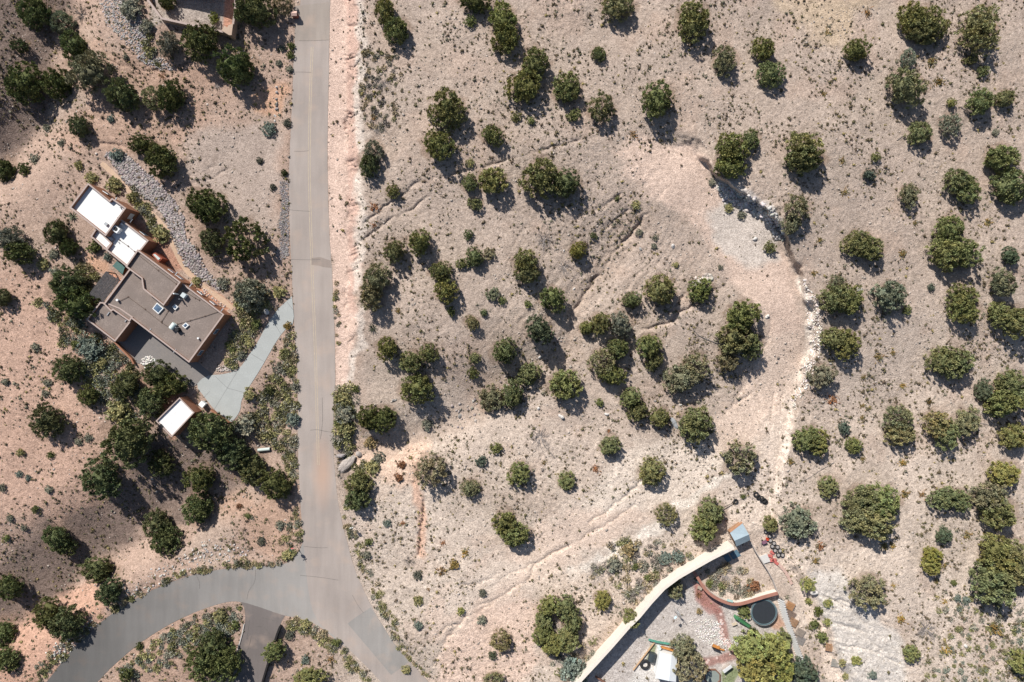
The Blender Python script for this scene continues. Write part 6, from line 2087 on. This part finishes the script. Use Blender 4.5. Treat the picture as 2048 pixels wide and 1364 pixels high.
# pallets
def pallet(px, py, rz, col_, label, w=1.35, l=1.6, z=.22, tilt=0.0, ns=7, grid=False):
    z0 = float(zg(px, py)) + z; c_ = V_(px, py, z0); e = empty('pallet', c_, label, 'pallet')
    e.rotation_euler = (tilt, 0, R(rz)); m_ = mat('pallet_%d' % int(col_[0] * 1000), col_, var=.22, scale=4)
    mb = MB()
    for i in range(ns): mb.box(c_ + Vector((0, -l / 2 + (i + .5) * l / ns, .06)), (w, l / ns * .6, .03))
    if grid:
        for i in range(5): mb.box(c_ + Vector((-w / 2 + (i + .5) * w / 5, 0, .10)), (.08, l, .03))
    mb.build('deck', m_, e)
    for dx in (-.42, 0, .42): MB().box(c_ + Vector((dx * w, 0, -.03)), (.07, l, .14)).build('stringer', m_, e)


OR_, GR_ = (.46, .24, .11), (.30, .27, .25)
pallet(1580, 1211.6, 62, OR_, 'brightest orange pallet at the top of the pallet row', ns=9, tilt=.08, z=.5)
pallet(1581.5, 1229.5, 60, (.26, .19, .15), 'brown slatted pallet second in the pallet row')
pallet(1587, 1244.5, 60, (.40, .24, .14), 'orange brown pallet third in the pallet row', tilt=.08, z=.4)
pallet(1600, 1264.6, 60, (.34, .28, .23), 'grey tan pallet with open gaps fourth in the row', ns=6, z=.4)
pallet(1600.5, 1280, 60, GR_, 'plain grey pallet lowest in the pallet row', ns=10)
pallet(1660, 1295, 80, (.40, .23, .13), 'orange brown lattice frame standing alone beside the dirt path', grid=True, ns=5, z=.35)
pallet(1671.5, 1326, 78, (.36, .34, .30), 'pale grey pallet half sunk in the white slope', ns=9, z=.1)

# corrugated fence
cf = empty('corrugated_fence', G(1556, 1196), 'long pale corrugated metal fence beside the trampoline and yellow tree', 'fence')
bpts = resample(chaikin([(1553, 1193), (1560, 1222), (1572, 1256), (1584, 1290), (1600, 1332)], 2), 62)
vs = []; fs = []
for i, (a, b) in enumerate(bpts):
    p = G(a, b); off = .11 * (1 if i % 2 else -1)
    vs += [(p.x + off, p.y, p.z - .2), (p.x + off * 1.2 + .5, p.y + .1, p.z + 2.0)]
fs = [(2 * i, 2 * i + 2, 2 * i + 3, 2 * i + 1) for i in range(len(bpts) - 1)]
nv = len(vs); vs2 = [(x + .03, y, z) for x, y, z in vs]
mb = MB(); mb.add(vs + vs2, fs + [tuple(j + nv for j in f[::-1]) for f in fs] + [(2 * i + 1, 2 * i + 3, 2 * i + 3 + nv, 2 * i + 1 + nv) for i in range(len(bpts) - 1)]); mb.build('sheets', mat('galvanised', (.62, .61, .59), var=.12, rough=.5, scale=2), cf)
mb = MB()
for k in (0, 12, 24, 36, 48, 61):
    p = G(*bpts[k]); MB().box((p.x + .6, p.y, p.z + .8), (.1, .1, 1.9), 0).build('post', m_gw, cf)

# stepping stones, slide, bench, stool, windmill and the rest of the yard
m_ss = mat('pink_stone', (.62, .46, .41), var=.12, scale=4)
for a, b in ((680, 10), (705, 80), (665, 145), (710, 205), (665, 270), (725, 325), (690, 400), (765, 415), (760, 515), (840, 515), (865, 590), (950, 605), (975, 665), (895, 735), (405, 885), (375, 930), (590, 835)):
    px, py = 1380 + a / 11, 1240 + b / 11; p = G(px, py); rr = random.uniform(.22, .31)
    o = MB().cyl(p + Vector((0, 0, -.05)), p + Vector((0, 0, .06)), rr, rr * .95, 14).build('stepping_stone', m_ss, origin=p)
    tag(o, 'round pink stepping stone set in the red mulch path', 'stepping stone', 'stepping stones in the yard path')
p = G(1441.7, 1228.3); o = MB().cyl(p + Vector((0, 0, -.05)), p + Vector((0, 0, .06)), .27, .26, 14).build('stepping_stone', m_ss, origin=p)
tag(o, 'first stepping stone, nearest the curved wall', 'stepping stone', 'stepping stones in the yard path')
sd = empty('slide', G(1490, 1245), 'green plastic garden slide between bush and trampoline', 'slide')
a, b = V_(1478, 1238, 1.2), V_(1500, 1253, Y0 + .15)
MB().beam(a, b, .55, .05).build('chute', mat('green_plastic', (.07, .22, .10), var=.1, rough=.5), sd)
d = (b - a).normalized(); n_ = d.cross(Vector((0, 0, 1))).normalized() * .28
for s_ in (-1, 1): MB().beam(a + n_ * s_ + Vector((0, 0, .1)), b + n_ * s_ + Vector((0, 0, .1)), .05, .16).build('side_rail', MATS['green_plastic'], sd)
MB().box(a + Vector((-.35, .2, -.02)), (.6, .6, .08), R(-35)).build('platform', MATS['green_plastic'], sd)
MB().box(a + Vector((-.55, .3, -.5)), (.1, .5, .9), R(-35)).build('ladder', MATS['green_plastic'], sd)
tb = empty('bench', G(1467, 1247), 'low tan block bench on the pale gravel near the slide', 'bench')
p = G(1467.5, 1246.5); MB().box(p + Vector((0, 0, .4)), (.85, .4, .1), R(20)).build('seat', mat('tan_wood', (.55, .45, .33), var=.12), tb)
for s_ in (-.3, .3): MB().box(p + Vector((s_ * math.cos(R(20)), s_ * math.sin(R(20)), .17)), (.1, .34, .36), R(20)).build('leg', MATS['tan_wood'], tb)
sk = empty('stool', G(1474.5, 1274.5), 'teal plastic stool alone on the pale gravel', 'stool')
p = G(1474.5, 1274.5); MB().box(p + Vector((0, 0, .42)), (.46, .46, .06), .7).build('seat', mat('teal_plastic', (.02, .16, .15), var=.06, rough=.5), sk)
for k in range(4):
    a = k * math.pi / 2 + .7 + math.pi / 4; MB().beam(p + Vector((math.cos(a) * .24, math.sin(a) * .24, .4)), p + Vector((math.cos(a) * .3, math.sin(a) * .3, 0)), .06, .06).build('leg', MATS['teal_plastic'], sk)
bn = empty('bench', G(1431, 1292), 'orange wooden garden bench with back painted black for its shadow in the yard', 'bench')
p = G(1431, 1291); rz = R(-22); ux = Vector((math.cos(rz), math.sin(rz), 0)); uy = Vector((-ux.y, ux.x, 0))
m_or = mat('orange_wood', (.52, .22, .06), var=.18, scale=4)
MB().box(p + Vector((0, 0, .45)), (1.3, .5, .07), rz).build('seat', m_or, bn)
MB().box(p - uy * .3 + Vector((0, 0, .75)), (1.5, .08, .5), rz).build('backrest', m_black, bn)  # black backrest stands in for the bench's dark shadow
for sx in (-.55, .55):
    for sy in (-.2, .2): MB().box(p + ux * sx + uy * sy + Vector((0, 0, .2)), (.07, .07, .45), rz).build('leg', m_or, bn)
lg = MB().beam(G(1439, 1297, .2), G(1448, 1299, .2), .22, .2).build('log', m_or, origin=G(1443, 1298)); tag(lg, 'short orange log lying beside the garden bench', 'log')
wm = empty('windmill', G(1350, 1217), 'slim white garden windmill with long shadow on the gravel', 'windmill')
p = G(1350, 1217)
for k in range(3):
    a = k * 2.094; MB().beam(p + Vector((math.cos(a) * .35, math.sin(a) * .35, 0)), p + Vector((0, 0, 2.6)), .05, .05).build('leg', m_grey_metal, wm)
hub = p + Vector((0, 0, 2.65)); ax = Vector((.75, .66, 0)); sd_ = Vector((-ax.y, ax.x, 0))
mb = MB()
for k in range(10):
    a = k * 2 * math.pi / 10; r_ = sd_ * math.cos(a) + Vector((0, 0, 1)) * math.sin(a); t2 = (r_.cross(ax)).normalized()
    mb.add([hub + ax * .2 + r_ * .12 - t2 * .04, hub + ax * .2 + r_ * .12 + t2 * .04, hub + ax * .26 + r_ * .5 + t2 * .11, hub + ax * .16 + r_ * .5 - t2 * .11], [(0, 1, 2, 3)])
mb.build('blades', m_white, wm)
MB().beam(hub + ax * .25, hub - ax * .7, .04, .04).build('shaft', m_grey_metal, wm)
MB().box(hub - ax * .75, (.5, .03, .38), math.atan2(ax.y, ax.x), tilt=(.5, 0)).build('tail', mat('pale_blue_tail', (.45, .60, .66), var=.06), wm)
ba = MB().cyl(G(1317.5, 1293), G(1317.5, 1293, .85), .30, .27, 16).build('barrel', mat('pale_barrel', (.56, .63, .62), var=.08), origin=G(1317.5, 1293)); tag(ba, 'pale blue barrel at the corner of the white shed', 'barrel')
bm = MB().beam(G(1308, 1284, .25), G(1266, 1339, .25), .14, .3).build('timber_edging', mat('orange_edging', (.52, .34, .20), var=.15), origin=G(1287, 1310)); tag(bm, 'long orange timber edging between gravel and black tank', 'edging')
b2 = MB().beam(G(1322, 1292, .3), G(1346, 1299, .3), .3, .4).build('timber_edging', m_or, origin=G(1334, 1296)); tag(b2, 'thick orange timber above the white shed', 'edging')
b3 = MB().beam(G(1190, 1350, .5), G(1216, 1366, .5), .2, .5).build('timber_edging', mat('brown_edging', (.22, .11, .075), var=.15), origin=G(1200, 1356)); tag(b3, 'dark red brown beam across the foot of the gravel yard', 'edging')
gs_ = MB(); gp_ = [V_(a, b, Y0 + .5) for a, b in ((1297, 1279), (1316, 1284), (1334, 1287), (1352, 1290))]
for a, b in zip(gp_[:-1], gp_[1:]): gs_.beam(a, b, .38, .05)
o = gs_.build('green_screen', mat('green_netting', (.10, .30, .22), var=.18, scale=3), origin=G(1320, 1286)); tag(o, 'strip of green netting stretched above the white shed', 'netting')
ws = empty('garden_shed', G(1330, 1330), 'white gabled garden shed under the olive tree in the yard', 'shed')
c1, c2, c3, c4 = V_(1320, 1306, 2.4), V_(1354, 1314, 2.4), V_(1352, 1364, 2.4), V_(1311, 1356, 2.4); r1, r2 = V_(1343, 1310, 2.75), V_(1338, 1362, 2.75)
m_ws = mat('white_sheet_roof', (.66, .68, .70), var=.04, rough=.4, scale=.8)
MB().add([c1, r1, r2, c4], [(0, 3, 2, 1)]).add([c1 + dn, r1 + dn, r2 + dn, c4 + dn], [(0, 1, 2, 3)]).build('roof_slope', m_ws, ws)
MB().add([r1, c2, c3, r2], [(0, 3, 2, 1)]).add([r1 + dn, c2 + dn, c3 + dn, r2 + dn], [(0, 1, 2, 3)]).build('roof_slope', m_ws, ws)
cc = (c1 + c2 + c3 + c4) / 4; p = [((cc + (q - cc) * .93).x, (cc + (q - cc) * .93).y) for q in (c1, c4, c3, c2)]
MB().prism(p, Y0 - .1, 2.3).build('wall', m_white, ws)
pd = empty('pond', G(1423, 1353), 'octagonal grey pond with brown timber rim at the bottom edge', 'pond')
c = G(1424, 1353); oc = [(c.x + 1.5 * math.cos(R(22.5 + 45 * k)), c.y + 1.5 * math.sin(R(22.5 + 45 * k))) for k in range(8)]
MB().ring(oc, inset(oc, .16), Y0 - .1, Y0 + .35).build('rim', mat('pond_timber', (.22, .11, .07), var=.15), pd)
MB().add([(a, b, Y0 + .22) for a, b in inset(oc, .1)], [tuple(range(8))]).build('water', mat('pond_water', (.26, .29, .26), var=.12, rough=.12, spec=.5, scale=.8), pd)
co = empty('coop', G(1455, 1339), 'small white roofed hutch leaning beside the yellow tree', 'hutch')
p = V_(1455, 1338, Y0 + .95); rz = R(37)
MB().box(p, (1.75, .65, .05), rz, tilt=(.25, 0)).build('roof', m_white, co); MB().box((p.x, p.y, Y0 + .42), (1.5, .5, .8), rz).build('hutch_body', m_gw, co)
for px, py, sx, sy, z, c_, l_ in ((1395, 1160, .7, .5, .5, (.06, .10, .10), 'dark green box against the curved wall'), (1399, 1175, .7, .4, .35, (.40, .33, .26), 'tan planter against the curved wall'), (1391, 1157, .45, .4, .4, (.16, .18, .12), 'small olive pot against the curved wall')):
    q = G(px, py); e = empty('planter', q, l_, 'planter'); MB().box(q + Vector((0, 0, z / 2)), (sx, sy, z), R(-35)).build('box', mat('planter_%d' % int(c_[0] * 100), c_, var=.12), e)
    MB().box(q + Vector((0, 0, z)), (sx + .08, sy + .08, .06), R(-35)).build('rim', MATS['planter_%d' % int(c_[0] * 100)], e)
gl = MB().box((*XY(1458, 1199, Y0 + 1.0), Y0 + 1.55), (1.0, .35, .22), R(-15)).build('planter', mat('pale_teal', (.36, .52, .47), var=.1), origin=G(1456, 1198)); tag(gl, 'pale teal trough on top of the curved wall', 'planter')
